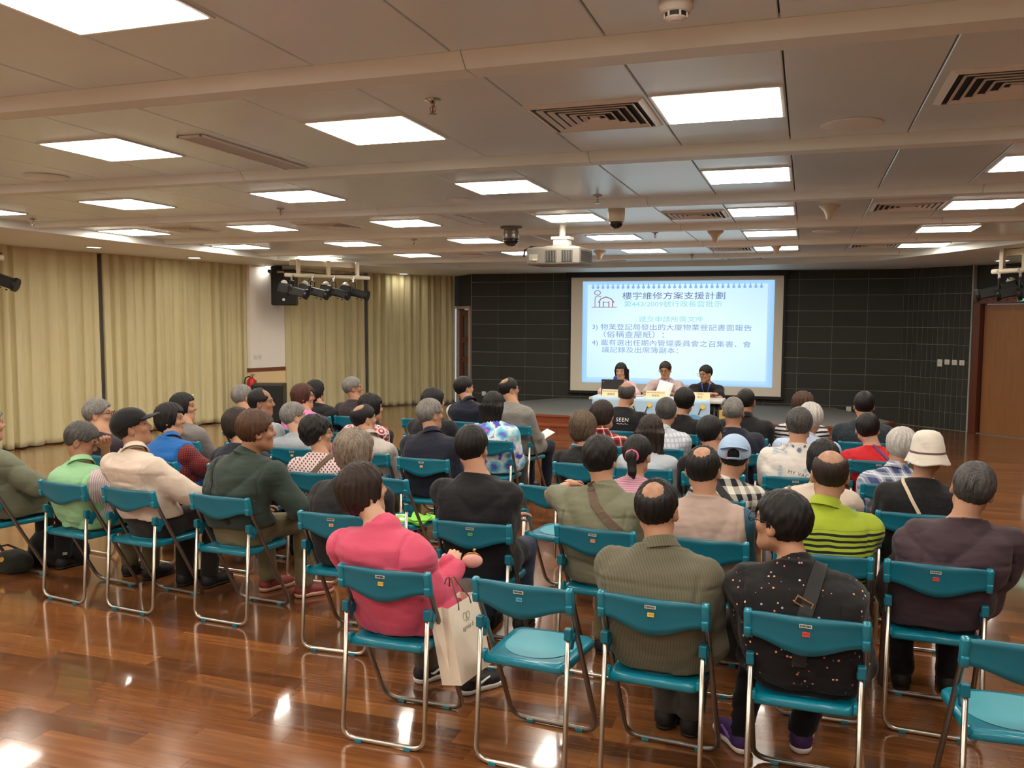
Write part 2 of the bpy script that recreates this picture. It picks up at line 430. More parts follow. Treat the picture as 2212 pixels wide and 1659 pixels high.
lf = lf.build('door_leaf', JAMB, door2)
for z, h in ((0.35, 0.28), (0.765, 0.31), (1.19, 0.3), (1.69, 0.46)): MB().box(((0.54+cl-.155)/2, 0.045, z), (cl-.695, 0.012, h)).build('glass_panel', flat('dark_glass', (70, 62, 60), 0.1), lf)
MB().tube(rounded([(0.49, 0.02, 0.98), (0.49, -0.03, 0.98), (0.38, -0.03, 0.98)], 0.015), 0.01, 8).build('lever_handle', STEEL, lf, smooth=True)

# ---- white pillar between the curtains, with dado
pil = [(-9.50, 13.30), (-9.44, 13.62), (-9.25, 14.12)]
b = MB()
pp = [(-9.95, 13.25), (-9.50, 13.30), (-9.43, 13.60), (-9.27, 14.13), (-9.9, 14.2)]
structure(MB().prism(pp, 0.93, 2.95).build('wall_pillar', WHITE_W), 'white pillar between the curtains')
def grow(poly, g):
    cx = sum(p[0] for p in poly)/len(poly); cy = sum(p[1] for p in poly)/len(poly)
    return [(cx+(x-cx)*(1+g), cy+(y-cy)*(1+g)) for x, y in poly]
structure(MB().prism(grow(pp, 0.02), 0.0, 0.86).build('trim_4', flat('cream_dado', (236, 208, 158), 0.55)), 'cream painted lower part of the pillar')
structure(MB().prism(grow(pp, 0.06), 0.86, 0.93).build('trim_5', wood('rail_wood', (112, 62, 36), (140, 82, 50))), 'brown wooden rail round the pillar')

# ---- curtains
def curtain_mat():
    t = Nt('olive_cream_curtain'); co = t.coord()
    f = t.noise(t.mapping(co, (30, 30, 2)), 2, 3); weave = t.noise(t.mapping(co, (300, 300, 300)), 2, 2)
    c = t.mix(f, lin((196, 186, 142)), lin((214, 204, 162)))
    t.set(color=c, rough=0.85, sheen=0.15, spec=0.2); t.bump(weave, 0.12, 0.002); return t.m
CUR = curtain_mat(); HEM = CUR
def curtain(name, pts, label, z0=0.014, z1=2.90, seed=0):
    rr = random.Random(seed); P = [Vector(p) for p in pts]
    seg = [(P[i+1]-P[i]).length for i in range(len(P)-1)]; tot = sum(seg); N = int(tot/0.017)
    def at(s):
        for i, L in enumerate(seg):
            if s <= L or i == len(seg)-1: return P[i].lerp(P[i+1], max(0, s/L)), (P[i+1]-P[i]).normalized()
            s -= L
    # pleat centres with uneven spacing
    ph = [0.0]; s = 0.0; val = 0.0; sp = 0.16
    rows = [0, .06, .08, .4, .8, 1.0]
    S = np.linspace(0, tot, N); phase = np.zeros(N); amp = np.zeros(N); cur = 0
    per = 0.19; a = 0.06
    for i in range(N):
        if rr.random() < 0.035: per = rr.uniform(0.13, 0.30); a = rr.uniform(0.035, 0.075)
        cur += (S[1]-S[0])/per*2*PI; phase[i] = cur; amp[i] = a
    amp = np.convolve(np.pad(amp, 6, mode='edge'), np.ones(13)/13, 'valid')
    V = []
    zz = [z0, z0+0.09, z0+0.10, 0.8, 1.5, 2.2, z1-0.06, z1]
    for z in zz:
        h = (z-z0)/(z1-z0)
        for i in range(N):
            p, d = at(S[i]); nrm = Vector((d.y, -d.x))
            k = 1.0-0.35*h
            o = amp[i]*k*(1-2*(1-abs(math.sin(phase[i]/2)))**1.7 + 0.25*math.sin(1.3*phase[i]+1.1+h*0.8)) + 0.012*math.sin(phase[i]*0.37+h*2)
            q = p + nrm*o + d*(0.016*math.sin(phase[i]*2+0.4)*k)
            V.append((q.x, q.y, z + (0.006*math.sin(phase[i]*0.5) if z == z0 else 0)))
    M = len(zz); Fs = np.array([(r*N+i, r*N+i+1, (r+1)*N+i+1, (r+1)*N+i) for r in range(M-1) for i in range(N-1)], np.int32)
    o = link(name, raw_mesh(name, V, Fs, CUR, True)); tag(o, label, 'curtain', 'pleated curtains on the left wall')
    m = o.modifiers.new('thickness', 'SOLIDIFY'); m.thickness = 0.005
    return o
curtain('curtain', [(-10.6, 5.2), (-10.38, 8.4), (-10.12, 10.38)], 'pleated olive cream curtain at the far left of the wall, beside the dark gap', seed=1)
curtain('curtain', [(-10.10, 10.44), (-9.98, 11.3), (-9.60, 13.28)], 'pleated olive cream curtain between the dark gap and the white pillar', seed=2)
curtain('curtain', [(-9.30, 14.06), (-8.95, 15.1), (-8.66, 15.98)], 'pleated olive cream curtain just right of the white pillar, behind the hanging spotlights', seed=3)
curtain('curtain', [(-8.63, 16.06), (-8.06, 16.95), (-7.36, 17.72)], 'pleated olive cream curtain ending beside the narrow brown corner door', seed=4)

# ---- stage with carpet and wooden nosing
STW = wood('stage_wood', (126, 62, 32), (158, 84, 46), 0.3, (1.2, 20, 20)); CARPET = flat('grey_carpet', (112, 110, 106), 0.95, grain=0.2, gscale=300)
top_poly = [(-5.9, 15.0), (-5.35, 13.75), (0.9, 13.75), (1.35, 14.9), (0.55, 17.03), (-4.7, 17.03)]
stage = MB().prism(top_poly, 0.0, 0.245).build('trim_6', STW); structure(stage, 'low stage platform with wooden step')
structure(stage)
MB().prism(grow(top_poly, -0.012), 0.245, 0.258).build('carpet', CARPET, stage)
MB().prism([(-5.93, 14.94), (-5.37, 13.72), (0.92, 13.72), (1.37, 14.85), (1.34, 14.9), (0.89, 13.80), (-5.33, 13.80), (-5.87, 15.0)], 0.235, 0.262).build('nosing', STW, stage)
MB().prism([(-5.6, 13.76), (-5.45, 13.42), (1.0, 13.42), (1.1, 13.76)], 0.0, 0.125).build('step', STW, stage)
MB().prism([(-5.47, 13.44), (-5.45, 13.40), (1.0, 13.40), (1.02, 13.44)], 0.112, 0.134).build('step_nosing', STW, stage)
for k in range(9):
    x = -5.2+k*0.7+random.uniform(-.1, .1)
    MB().box((x, 13.418, 0.055), (0.004, 0.004, 0.105)).build('board_joint', DARKW, stage)
# ================================================================ ceiling fittings
ORD = ['first', 'second', 'third', 'fourth', 'fifth', 'sixth', 'seventh', 'eighth', 'ninth', 'tenth']
LCOL = [-7.93, -6.07, -4.22, -2.34, -0.44, 1.47]
LIT = emissive('lit_diffuser', (255, 246, 232), PANEL_LIGHT); FRAME = flat('light_frame', (232, 236, 232), 0.4)
fr = MB()
for s in (-1, 1):
    fr.box((s*0.299, 0, -0.003), (0.016, 0.614, 0.009)); fr.box((0, s*0.299, -0.003), (0.582, 0.016, 0.009))
FR_ME = fr.mesh('light_frame', FRAME); DF_ME = MB().box((0, 0, -0.005), (0.580, 0.580, 0.010), ch=.003).mesh('light_diffuser', LIT)
for r in range(-2, 6):  # rows over and behind the camera are unseen, added for even lighting
    for k, x in enumerate(LCOL):
        o = thing('ceiling_light', 'square lit ceiling panel, %s row from the stage and %s from the left' % (ORD[5-r], ORD[k]), 'ceiling light', (x, 2.362+2.137*r, CZ), 0, 'square ceiling light panels')
        link('frame', FR_ME, o); link('diffuser', DF_ME, o)
DL = emissive('downlight_lens', (255, 248, 236), DOWN_LIGHT); WHT = flat('white_plastic', (228, 224, 214), 0.4); WARM = flat('warm_white_plastic', (214, 204, 178), 0.45)
for x, y, lb in ((-9.3, 9.51, 'nearest of the round lamps above the left curtains'), (-9.27, 11.54, 'second of the round lamps above the left curtains'), (-9.29, 13.63, 'round lamp above the white pillar'),
              (-8.01, 16.52, 'round lamp above the curtain in the far corner'), (2.81, 15.05, 'round lamp above the double doors by the hanging spotlights')):
    o = thing('downlight', lb, 'downlight', (x, y, SZ), 0, 'round downlights in the ceiling border')
    MB().lathe([(0.115, 0.0), (0.115, -0.008), (0.095, -0.012), (0.095, -0.004)], n=24).build('trim_ring', WHT, o, smooth=True)
    MB().lathe([(0.0, -0.011), (0.094, -0.006), (0.094, 0.0)], n=24).build('lens', DL, o)
CHR = flat('chrome', (180, 176, 170), 0.2, 1.0)
def sprinkler(x, y, lb, z=CZ):
    o = thing('sprinkler', lb, 'sprinkler', (x, y, z), 0, 'ceiling sprinklers')
    MB().lathe([(0.04, 0.001), (0.04, -0.004), (0.018, -0.012), (0.012, -0.02)], n=16).build('escutcheon', CHR, o, smooth=True)
    b = MB().lathe([(0.009, -0.01), (0.011, -0.03), (0.006, -0.035)], n=10)
    for s in (-1, 1): b.tube(rounded([(0, 0, -0.03), (s*0.016, 0, -0.038), (s*0.014, 0, -0.055), (0, 0, -0.066)], 0.008), 0.003, 6)
    b.build('frame_arms', CHR, o, smooth=True)
    MB().lathe([(0.0, -0.066), (0.02, -0.068), (0.02, -0.07), (0.0, -0.071)], n=14).build('deflector', CHR, o)
    MB().lathe([(0.0035, -0.036), (0.0035, -0.064)], n=8).build('bulb', flat('red_bulb', (150, 40, 40), 0.2), o)
for a in ((-1.76, 3.96, 'nearest chrome sprinkler, between the two closest light panels'), (-1.72, 7.31, 'chrome sprinkler just left of the white dome camera'), (-4.85, 7.3, 'chrome sprinkler over the left seating'),
          (-1.75, 10.47, 'chrome sprinkler right of the projector'), (-1.75, 14.0, 'chrome sprinkler nearest the stage'), (-4.95, 10.53, 'chrome sprinkler left of the grey dome camera'), (-7.96, 7.3, 'chrome sprinkler at the far left of the ceiling')):
    sprinkler(*a)
o = thing('smoke_detector', 'large white smoke detector at the top edge of the picture', 'smoke detector', (-0.45, 3.03, CZ))
MB().lathe([(0.06, 0.0), (0.06, -0.018), (0.052, -0.03), (0.05, -0.034)], n=28).build('base', WHT, o, smooth=True)
MB().lathe([(0.036, -0.034), (0.036, -0.05)], n=24).build('chamber', flat('dark_slot', (40, 38, 36), 0.6), o)
b = MB().lathe([(0.0, -0.062), (0.02, -0.061), (0.034, -0.054), (0.038, -0.05), (0.034, -0.05)], n=24)
for k in range(6): a = 2*PI*k/6; b.box((0.037*math.cos(a), 0.037*math.sin(a), -0.042), (0.006, 0.006, 0.018), (0, 0, a))
b.build('cover', WHT, o)
# conical detectors
for x, y, lb in ((0.17, 8.5, 'white trumpet shaped ceiling detector right of the light column'), (-1.05, 10.55, 'white trumpet shaped ceiling detector between the projector and the right lights'),
                 (-3.01, 13.0, 'white trumpet shaped ceiling detector just right of the projector'), (-0.42, 12.45, 'white trumpet shaped ceiling detector in front of a far light panel')):
    o = thing('beam_detector', lb, 'detector', (x, y, CZ), 0, 'trumpet shaped ceiling detectors')
    MB().lathe([(0.09, 0.0), (0.092, -0.012), (0.075, -0.025), (0.05, -0.055), (0.035, -0.09), (0.03, -0.125), (0.0, -0.13)], n=22).build('housing', WARM, o, smooth=True)
    MB().lathe([(0.094, -0.002), (0.094, -0.008), (0.09, -0.008)], n=22).build('mounting_ring', WHT, o)
SPK = ceil_mat('speaker_grille', (224, 236, 240), 0.5)
for x, y, lb in ((0.2, 5.11, 'large round flush speaker near the top right'), (0.19, 7.95, 'round flush speaker beside the nearest trumpet detector'), (0.19, 10.83, 'round flush speaker farther along the right panels'),
                 (-5.51, 5.19, 'round flush speaker at the left edge of the ceiling'), (-2.95, 7.2, 'small round flush speaker near the centre lights')):
    o = thing('ceiling_speaker', lb, 'speaker', (x, y, CZ), 0, 'round ceiling speakers')
    rr = 0.16 if lb[0] != 's' else 0.1
    MB().lathe([(rr, 0.0), (rr, -0.006), (rr-0.012, -0.009)], n=30).build('rim', FRAME, o, smooth=True)
    MB().lathe([(0.0, -0.009), (rr-0.012, -0.0085)], n=30).build('grille', SPK, o)
# square diffusers: four nested louvre rings
DARKV = flat('vent_painted_shade', (12, 11, 10), 0.8); LOUV = flat('louvre_paint', (232, 232, 226), 0.45)  # near black throat colour paints in the shade inside the vents
def ring(b, h0, z0, h1, z1, t=0.006):
    c0 = [(-h0, -h0), (h0, -h0), (h0, h0), (-h0, h0)]; c1 = [(-h1, -h1), (h1, -h1), (h1, h1), (-h1, h1)]
    V = [(x, y, z0) for x, y in c0] + [(x, y, z1) for x, y in c1] + [(x, y, z0+t) for x, y in c0] + [(x, y, z1+t) for x, y in c1]
    Fs = []
    for i in range(4):
        j = (i+1) % 4; Fs += [(i, j, 4+j, 4+i), (8+j, 8+i, 12+i, 12+j), (4+i, 4+j, 12+j, 12+i), (j, i, 8+i, 8+j)]
    b.add(V, Fs)
fm = MB(); ring(fm, 0.305, 0.0, 0.275, -0.012); fm = fm.mesh('diffuser_frame', LOUV)
lm = []
for k in range(5):
    b = MB(); h = 0.25-k*0.046; ring(b, h-0.034, 0.008, h, -0.016); lm.append(b.mesh('louvre', LOUV))
cm = MB().box((0, 0, -0.008), (0.05, 0.05, 0.01)).mesh('centre_plate', LOUV); bm_ = MB().box((0, 0, 0.0), (0.54, 0.54, 0.004)).mesh('diffuser_throat', DARKV)
for x, y, lb in ((-1.08, 4.52, 'square louvred air diffuser just left of the big right light'), (0.86, 4.47, 'square louvred air diffuser at the top right corner'), (-1.08, 8.85, 'square louvred air diffuser right of the white dome camera'),
                 (0.84, 8.72, 'square louvred air diffuser right of the trumpet detector'), (-1.07, 13.0, 'square louvred air diffuser far along the centre right'), (0.84, 12.9, 'square louvred air diffuser far along the right'),
                 (-5.15, 8.72, 'square louvred air diffuser left of the centre'), (-7.0, 8.6, 'square louvred air diffuser in the left panels'), (-5.15, 13.0, 'square louvred air diffuser far left near the stage'),
                 (-3.25, 14.75, 'square louvred air diffuser just above the left of the screen'), (-1.0, 14.75, 'square louvred air diffuser just above the right of the screen')):
    o = thing('air_diffuser', lb, 'air vent', (x, y, CZ-0.003), 0, 'square ceiling air diffusers')
    link('frame', fm, o); link('throat', bm_, o); link('centre_plate', cm, o)
    for m in lm: link('louvre', m, o)
def linear(x, y, L, lb):
    o = thing('linear_vent', lb, 'air vent', (x, y, CZ-0.003), 0, 'long slotted ceiling vents')
    MB().box((0, 0, 0), (0.15, L-0.03, 0.004)).build('throat', DARKV, o)
    b = MB()
    for s in (-1, 1): b.box((s*0.085, 0, -0.004), (0.02, L, 0.01)); b.box((0, s*(L/2-0.01), -0.004), (0.17, 0.02, 0.01))
    b.build('frame', LOUV, o)
    sm = MB().box((0, 0, -0.006), (0.006, L-0.04, 0.014), (0, 0.5, 0)).mesh('slat', LOUV)
    for k in range(5): link('slat', sm, o, (-0.05+0.025*k, 0, 0))
linear(-3.46, 4.84, 1.12, 'long slotted vent between the two nearest left lights'); linear(-3.48, 8.55, 1.05, 'long slotted vent left of the grey dome camera'); linear(-6.6, 4.84, 1.12, 'long slotted vent cut by the left edge of the picture')
# dome cameras
BLKG = flat('black_glass', (12, 12, 14), 0.06, 0, 0.7)
o = thing('dome_camera', 'cream housed dome camera hanging above the screen', 'camera', (-1.71, 8.05, CZ))
MB().lathe([(0.078, 0.0), (0.08, -0.06), (0.075, -0.13), (0.066, -0.145), (0.064, -0.145)], n=24).build('housing', WARM, o, smooth=True)
MB().lathe([(0.062, -0.14), (0.06, -0.165), (0.046, -0.19), (0.024, -0.205), (0.0, -0.209)], n=24).build('dome', BLKG, o, smooth=True)
o = thing('dome_camera', 'grey metal dome camera hanging left of the projector', 'camera', (-3.22, 9.44, CZ))
GREYM = flat('grey_metal', (120, 114, 106), 0.35, 0.6)
MB().lathe([(0.125, 0.0), (0.125, -0.02), (0.08, -0.03), (0.088, -0.07), (0.094, -0.13), (0.09, -0.14)], n=24).build('housing', GREYM, o, smooth=True)
MB().lathe([(0.086, -0.135), (0.084, -0.165), (0.064, -0.2), (0.034, -0.218), (0.0, -0.223)], n=24).build('dome', BLKG, o, smooth=True)
# projector
o = thing('projector', 'large grey ceiling projector aimed at the screen', 'projector', (-2.62, 9.35, 2.42), R(-4))
PG = flat('projector_grey', (112, 108, 98), 0.5); PL = flat('projector_light_grey', (150, 146, 134), 0.5)
MB().box((0, 0, 0.1), (0.62, 0.46, 0.19), ch=.02).build('body', PG, o)
MB().box((0, 0.0, 0.197), (0.5, 0.38, 0.012), ch=.004).box((0.05, 0, 0.215), (0.2, 0.2, 0.03), ch=.004).build('top_plate', PL, o)
MB().lathe([(0.035, 0.25), (0.035, 0.47)], c=(0.03, 0, 0), n=16).lathe([(0.06, 0.45), (0.06, 0.46)], c=(0.03, 0, 0), n=16).build('ceiling_pole', WHT, o, smooth=False)
MB().box((0.03, 0, 0.255), (0.17, 0.15, 0.06), ch=.01).box((0.03, 0, 0.305), (0.22, 0.17, 0.035), ch=.01).build('mount_bracket', WHT, o)
for x in (-0.02, 0.165):
    g = MB().box((x, -0.232, 0.095), (0.125, 0.006, 0.125), ch=.002).build('exhaust_grille', flat('grille_black', (26, 26, 28), 0.5), o)
    for k in range(7): MB().box((x-0.054+0.018*k, -0.237, 0.095), (0.004, 0.004, 0.12)).build('grille_bar', PG, g)
MB().box((-0.225, -0.233, 0.085), (0.1, 0.006, 0.07)).build('port_panel', PL, o)
MB().box((-0.205, -0.238, 0.06), (0.05, 0.006, 0.018)).build('connector', flat('pale_connector', (200, 186, 150), 0.4), o)
for k in range(6): MB().box((0.312, 0, 0.05+0.02*k), (0.006, 0.36, 0.008)).build('side_vent', flat('grille_black', (26, 26, 28), 0.5), o)
MB().lathe([(0.07, 0), (0.075, 0.05), (0.055, 0.055)], c=(0.12, 0.22, 0.1), n=18, M=Euler((R(-90), 0, 0)).to_matrix()).build('lens', BLKG, o, smooth=True)
MB().tube([(-0.2, 0.0, 0.2), (-0.3, -0.1, 0.215), (-0.335, -0.2, 0.17), (-0.34, -0.22, 0.1)], 0.011, 6).build('cable', flat('black_rubber', (18, 18, 18), 0.6), o, smooth=True)
MB().tube([(-0.24, 0.05, 0.215), (0.0, -0.05, 0.23)], 0.006, 6).build('white_cable', WHT, o)

# ================================================================ screen with the projected slide
def glow(name, c, k=1.0): return emissive(name, c, SLIDE_LIGHT*k)
scr = thing('projection_screen', 'white projection screen with a black border showing a pale blue slide', 'screen', (0, 16.93, 0))
SX0, SX1, SZ0, SZ1 = -4.49, -0.42, 0.43, 2.69
BLK = flat('screen_black', (14, 14, 15), 0.6)
MB().box(((SX0+SX1)/2, 0.02, (SZ0+SZ1)/2), (SX1-SX0+0.09, 0.02, SZ1-SZ0+0.06)).build('black_border', BLK, scr)
MB().box(((SX0+SX1)/2, 0.0, (SZ0+SZ1)/2), (SX1-SX0, 0.016, SZ1-SZ0)).build('fabric', flat('screen_fabric', (236, 226, 208), 0.7), scr)
MB().box(((SX0+SX1)/2, 0.0, SZ0-0.035), (SX1-SX0+0.1, 0.05, 0.055), ch=.01).build('bottom_bar', BLK, scr)
MB().box(((SX0+SX1)/2, 0.0, SZ1+0.06), (SX1-SX0+0.2, 0.13, 0.1), ch=.01).build('roller_case', BLK, scr)
def su(X): return -4.25 + (X-163)/1850.0*3.67
def sz(Y): return 2.61 - (Y-152)/1022.0*2.01
t = Nt('slide_background'); sx = t.sep(t.coord())[0]; szz = t.sep(t.coord())[2]
gx = t.math('ABSOLUTE', t.math('DIVIDE', t.math('ADD', sx, 2.415), 1.85)); gz = t.math('ABSOLUTE', t.math('DIVIDE', t.math('ADD', szz, -1.6), 1.02))
f = t.math('MAXIMUM', gx, gz)
cc = t.ramp(f, [(0.0, lin((214, 244, 255))), (0.9, lin((186, 226, 254))), (1.0, lin((150, 204, 250)))])
t.set(color=(0, 0, 0), emit=cc, estr=SLIDE_LIGHT)
slide = MB().box(((su(163)+su(2013))/2, -0.012, (sz(152)+sz(1174))/2), (3.67, 0.006, 2.01)).build('slide_image', t.m, scr)
t = Nt('slide_page'); sx = t.sep(t.coord())[0]; szz = t.sep(t.coord())[2]
gx = t.math('ABSOLUTE', t.math('DIVIDE', t.math('ADD', sx, 2.415), 1.8)); gz = t.math('ABSOLUTE', t.math('DIVIDE', t.math('ADD', szz, -1.5), 1.0))
f = t.math('ADD', t.math('MULTIPLY', gx, 0.6), t.math('MULTIPLY', gz, 0.5))
t.set(color=(0, 0, 0), emit=t.ramp(f, [(0.0, lin((236, 255, 255))), (0.55, lin((224, 252, 255))), (1.0, lin((204, 240, 254)))]), estr=SLIDE_LIGHT*1.0)
MB().box(((su(214)+su(1952))/2, -0.018, (sz(186)+sz(1118))/2), (su(1952)-su(214), 0.004, sz(186)-sz(1118))).build('slide_page', t.m, slide)
MB().box(((su(222)+su(1950))/2, -0.0165, sz(1120)), (su(1950)-su(222), 0.003, 0.035)).box((su(1953), -0.0165, (sz(200)+sz(1110))/2), (0.03, 0.003, sz(200)-sz(1110))).build('page_shadow', glow('slide_shadow', (160, 192, 236)), slide)
DOT = glow('binding_dot', (122, 158, 216)); dm = MB().lathe([(0.0, 0.0), (0.03, 0.0)], n=12, M=Euler((R(90), 0, 0)).to_matrix()).box((0, 0.0, 0.035), (0.022, 0.002, 0.05)).mesh('binding_dot', DOT)
for k in range(33): link('binding_hole', dm, slide, (su(268+k*50.8), -0.022, sz(212)))
INK = {'navy': glow('ink_navy', (74, 92, 156)), 'teal': glow('ink_teal', (128, 196, 206)), 'slate': glow('ink_slate', (110, 138, 190)), 'plum': glow('ink_plum', (142, 92, 126))}
def slide_text(body, X0, X1, Y, ink, hk=1.0):
    V, Fs = text_mesh(body, 1.0, 'LEFT'); V[:, 0] -= V[:, 0].min(); V[:, 1] -= (V[:, 1].min()+V[:, 1].max())/2
    wd = su(X1)-su(X0); k = wd/V[:, 0].max()
    P = np.stack([su(X0)+V[:, 0]*k, np.full(len(V), -0.0225), sz(Y)+V[:, 1]*k*hk], 1)
    link('slide_text', raw_mesh('slide_text', P, Fs, INK[ink], False), slide)['kind'] = 'stuff'
slide_text('樓宇維修方案支援計劃', 567, 1562, 297, 'navy', 0.78)
slide_text('第443/2009號行政長官批示', 585, 1535, 378, 'teal', 0.8)
slide_text('遞交申請所需文件', 735, 1360, 528, 'teal', 0.8)
slide_text('3) 物業登記局發出的大廈物業登記書面報告', 264, 1815, 612, 'slate', 0.8)
slide_text('（俗稱查屋紙）：', 385, 985, 682, 'slate', 0.8)
slide_text('4) 載有選出任期內管理委員會之召集書、會', 264, 1812, 770, 'slate', 0.8)
slide_text('議記錄及出席簿副本：', 368, 1125, 836, 'slate', 0.8)
def stroke(pts, wd, ink='plum'):
    b = MB(); P = [(su(x), sz(y)) for x, y in pts]
    for i in range(len(P)-1):
        (x0, z0), (x1, z1) = P[i], P[i+1]; L = math.hypot(x1-x0, z1-z0)
        b.box(((x0+x1)/2, -0.0225, (z0+z1)/2), (L+wd*0.8, 0.002, wd), (0, -math.atan2(z1-z0, x1-x0), 0))
    b.build('slide_drawing', INK[ink], slide)
stroke([(315+30*math.cos(a), 266+22*math.sin(a)) for a in np.linspace(0, 2*PI, 17)], 0.014)
stroke([(290, 408), (290, 330), (296, 310), (312, 298), (332, 298), (350, 308)], 0.014)
stroke([(258, 410), (510, 410)], 0.012)
stroke([(338, 408), (338, 352), (328, 362), (350, 328), (402, 308), (455, 328), (484, 362), (470, 352), (470, 408)], 0.02)
stroke([(376, 408), (376, 356)], 0.02); stroke([(432, 408), (432, 356)], 0.02); stroke([(376, 362), (432, 362)], 0.012)

# ================================================================ left and right rigs, speakers
BKM = flat('black_metal', (20, 20, 21), 0.45); RUB = flat('black_rubber', (18, 18, 18), 0.6); GRL = flat('black_grille', (24, 25, 26), 0.7)
o = thing('wall_speaker', 'black loudspeaker hung high on the white pillar', 'speaker', (-8.98, 13.62, 2.39), R(28))
MB().box((0, 0, 0), (0.44, 0.4, 0.64), ch=.02).build('cabinet', BKM, o); MB().box((0, -0.204, 0), (0.40, 0.012, 0.6), ch=.004).build('grille', GRL, o)
MB().lathe([(0.0, 0), (0.026, 0.0), (0.026, 0.004)], c=(0, -0.212, -0.22), n=18, M=Euler((R(90), 0, 0)).to_matrix()).build('badge', flat('badge_silver', (220, 220, 215), 0.4), o)
MB().box((-0.05, -0.212, 0.27), (0.12, 0.004, 0.035)).build('name_plate', flat('badge_grey', (170, 160, 140), 0.5), o)
MB().box((-0.15, 0.12, 0.36), (0.2, 0.1, 0.08), ch=.01).box((-0.25, 0.2, 0.3), (0.1, 0.35, 0.05)).build('wall_bracket', BKM, o)
o = thing('floor_speaker', 'black subwoofer cabinet on the floor by the white pillar', 'speaker', (-8.98, 13.1, 0.0), R(25))
MB().box((0, 0, 0.345), (0.54, 0.5, 0.67), ch=.02).build('cabinet', BKM, o); MB().box((0, -0.254, 0.345), (0.49, 0.012, 0.62), ch=.004).build('grille', GRL, o)
MB().lathe([(0.0, 0), (0.022, 0.0), (0.022, 0.004)], c=(0.02, -0.262, 0.2), n=18, M=Euler((R(90), 0, 0)).to_matrix()).build('badge', flat('badge_grey', (170, 160, 140), 0.5), o)
for sx in (-1, 1):
    for sy in (-1, 1): MB().lathe([(0.02, 0), (0.025, 0.014)], c=(sx*0.2, sy*0.18, 0)).build('foot', RUB, o)
# fire extinguisher on a bracket
o = thing('fire_extinguisher', 'red fire extinguisher against the white pillar', 'fire extinguisher', (-9.37, 13.13, 0.42))
RED = flat('extinguisher_red', (190, 26, 26), 0.3)
MB().lathe([(0.0, 0), (0.075, 0.0), (0.08, 0.02), (0.08, 0.27), (0.07, 0.31), (0.04, 0.345), (0.03, 0.36)], n=22).build('cylinder', RED, o, smooth=True)
MB().lathe([(0.028, 0.355), (0.028, 0.39), (0.015, 0.4)], n=14).build('valve', CHR, o, smooth=True)
MB().tube([(-0.02, 0, 0.395), (0.05, -0.02, 0.42), (0.1, -0.04, 0.42)], 0.008, 6).tube([(-0.02, 0, 0.38), (0.05, -0.02, 0.395), (0.09, -0.04, 0.385)], 0.007, 6).build('lever', CHR, o, smooth=True)
MB().tube(rounded([(-0.02, 0, 0.375), (-0.11, -0.03, 0.36), (-0.12, -0.03, 0.2), (-0.085, -0.02, 0.08)], 0.05), 0.011, 8).build('hose', RUB, o, smooth=True)
MB().box((0.0, 0.1, 0.15), (0.03, 0.06, 0.3)).build('wall_bracket', BKM, o)
def plate(x, y, z, rz, lb, s=0.086, tall=1.0, kind='switch'):
    o = thing('wall_socket' if kind != 'switch' else 'light_switch', lb, 'socket' if kind != 'switch' else 'switch', (x, y, z), rz)
    MB().box((0, -0.006, 0), (s, 0.012, s*tall), ch=.004).build('face_plate', WHT, o)
    if kind == 'switch': MB().box((0, -0.014, 0), (s*0.35, 0.006, s*0.5), ch=.001).build('rocker', flat('switch_cream', (214, 206, 188), 0.4), o)
    else:
        for sx, szz in ((0, 0.018), (-0.013, -0.012), (0.013, -0.012)): MB().box((sx, -0.0122, szz), (0.007, 0.002, 0.009)).build('pin_hole', BLK, o)
plate(-6.39, 17.018, 0.29, 0, 'white wall socket low on the dark tiles left of the stage', kind='socket')
plate(0.07, 17.018, 0.48, 0, 'white wall socket right of the screen, behind the brown haired girl', kind='socket')
plate(0.78, 17.018, 0.24, 0, 'left one of the paired white sockets low right of the stage', kind='socket')
plate(0.93, 17.018, 0.24, 0, 'right one of the paired white sockets low right of the stage', kind='socket')
for k, lb in enumerate(('leftmost tall switch of four beside the double doors', 'second of four white switches beside the double doors', 'third of four white switches beside the double doors', 'white switch nearest the double doors')):
    s = rl*(0.60+0.105*k); q = rib_a+rd/rl*s-rn*0.018; plate(q.x, q.y, 1.16-(0.02 if k == 0 else 0), ra, lb, 0.088, 1.4 if k == 0 else 1.0)
plate(-9.478, 13.40, 1.13, R(78), 'left white socket on the pillar beside the curtain', kind='socket'); plate(-9.455, 13.51, 1.13, R(78), 'right white switch on the pillar beside the curtain')

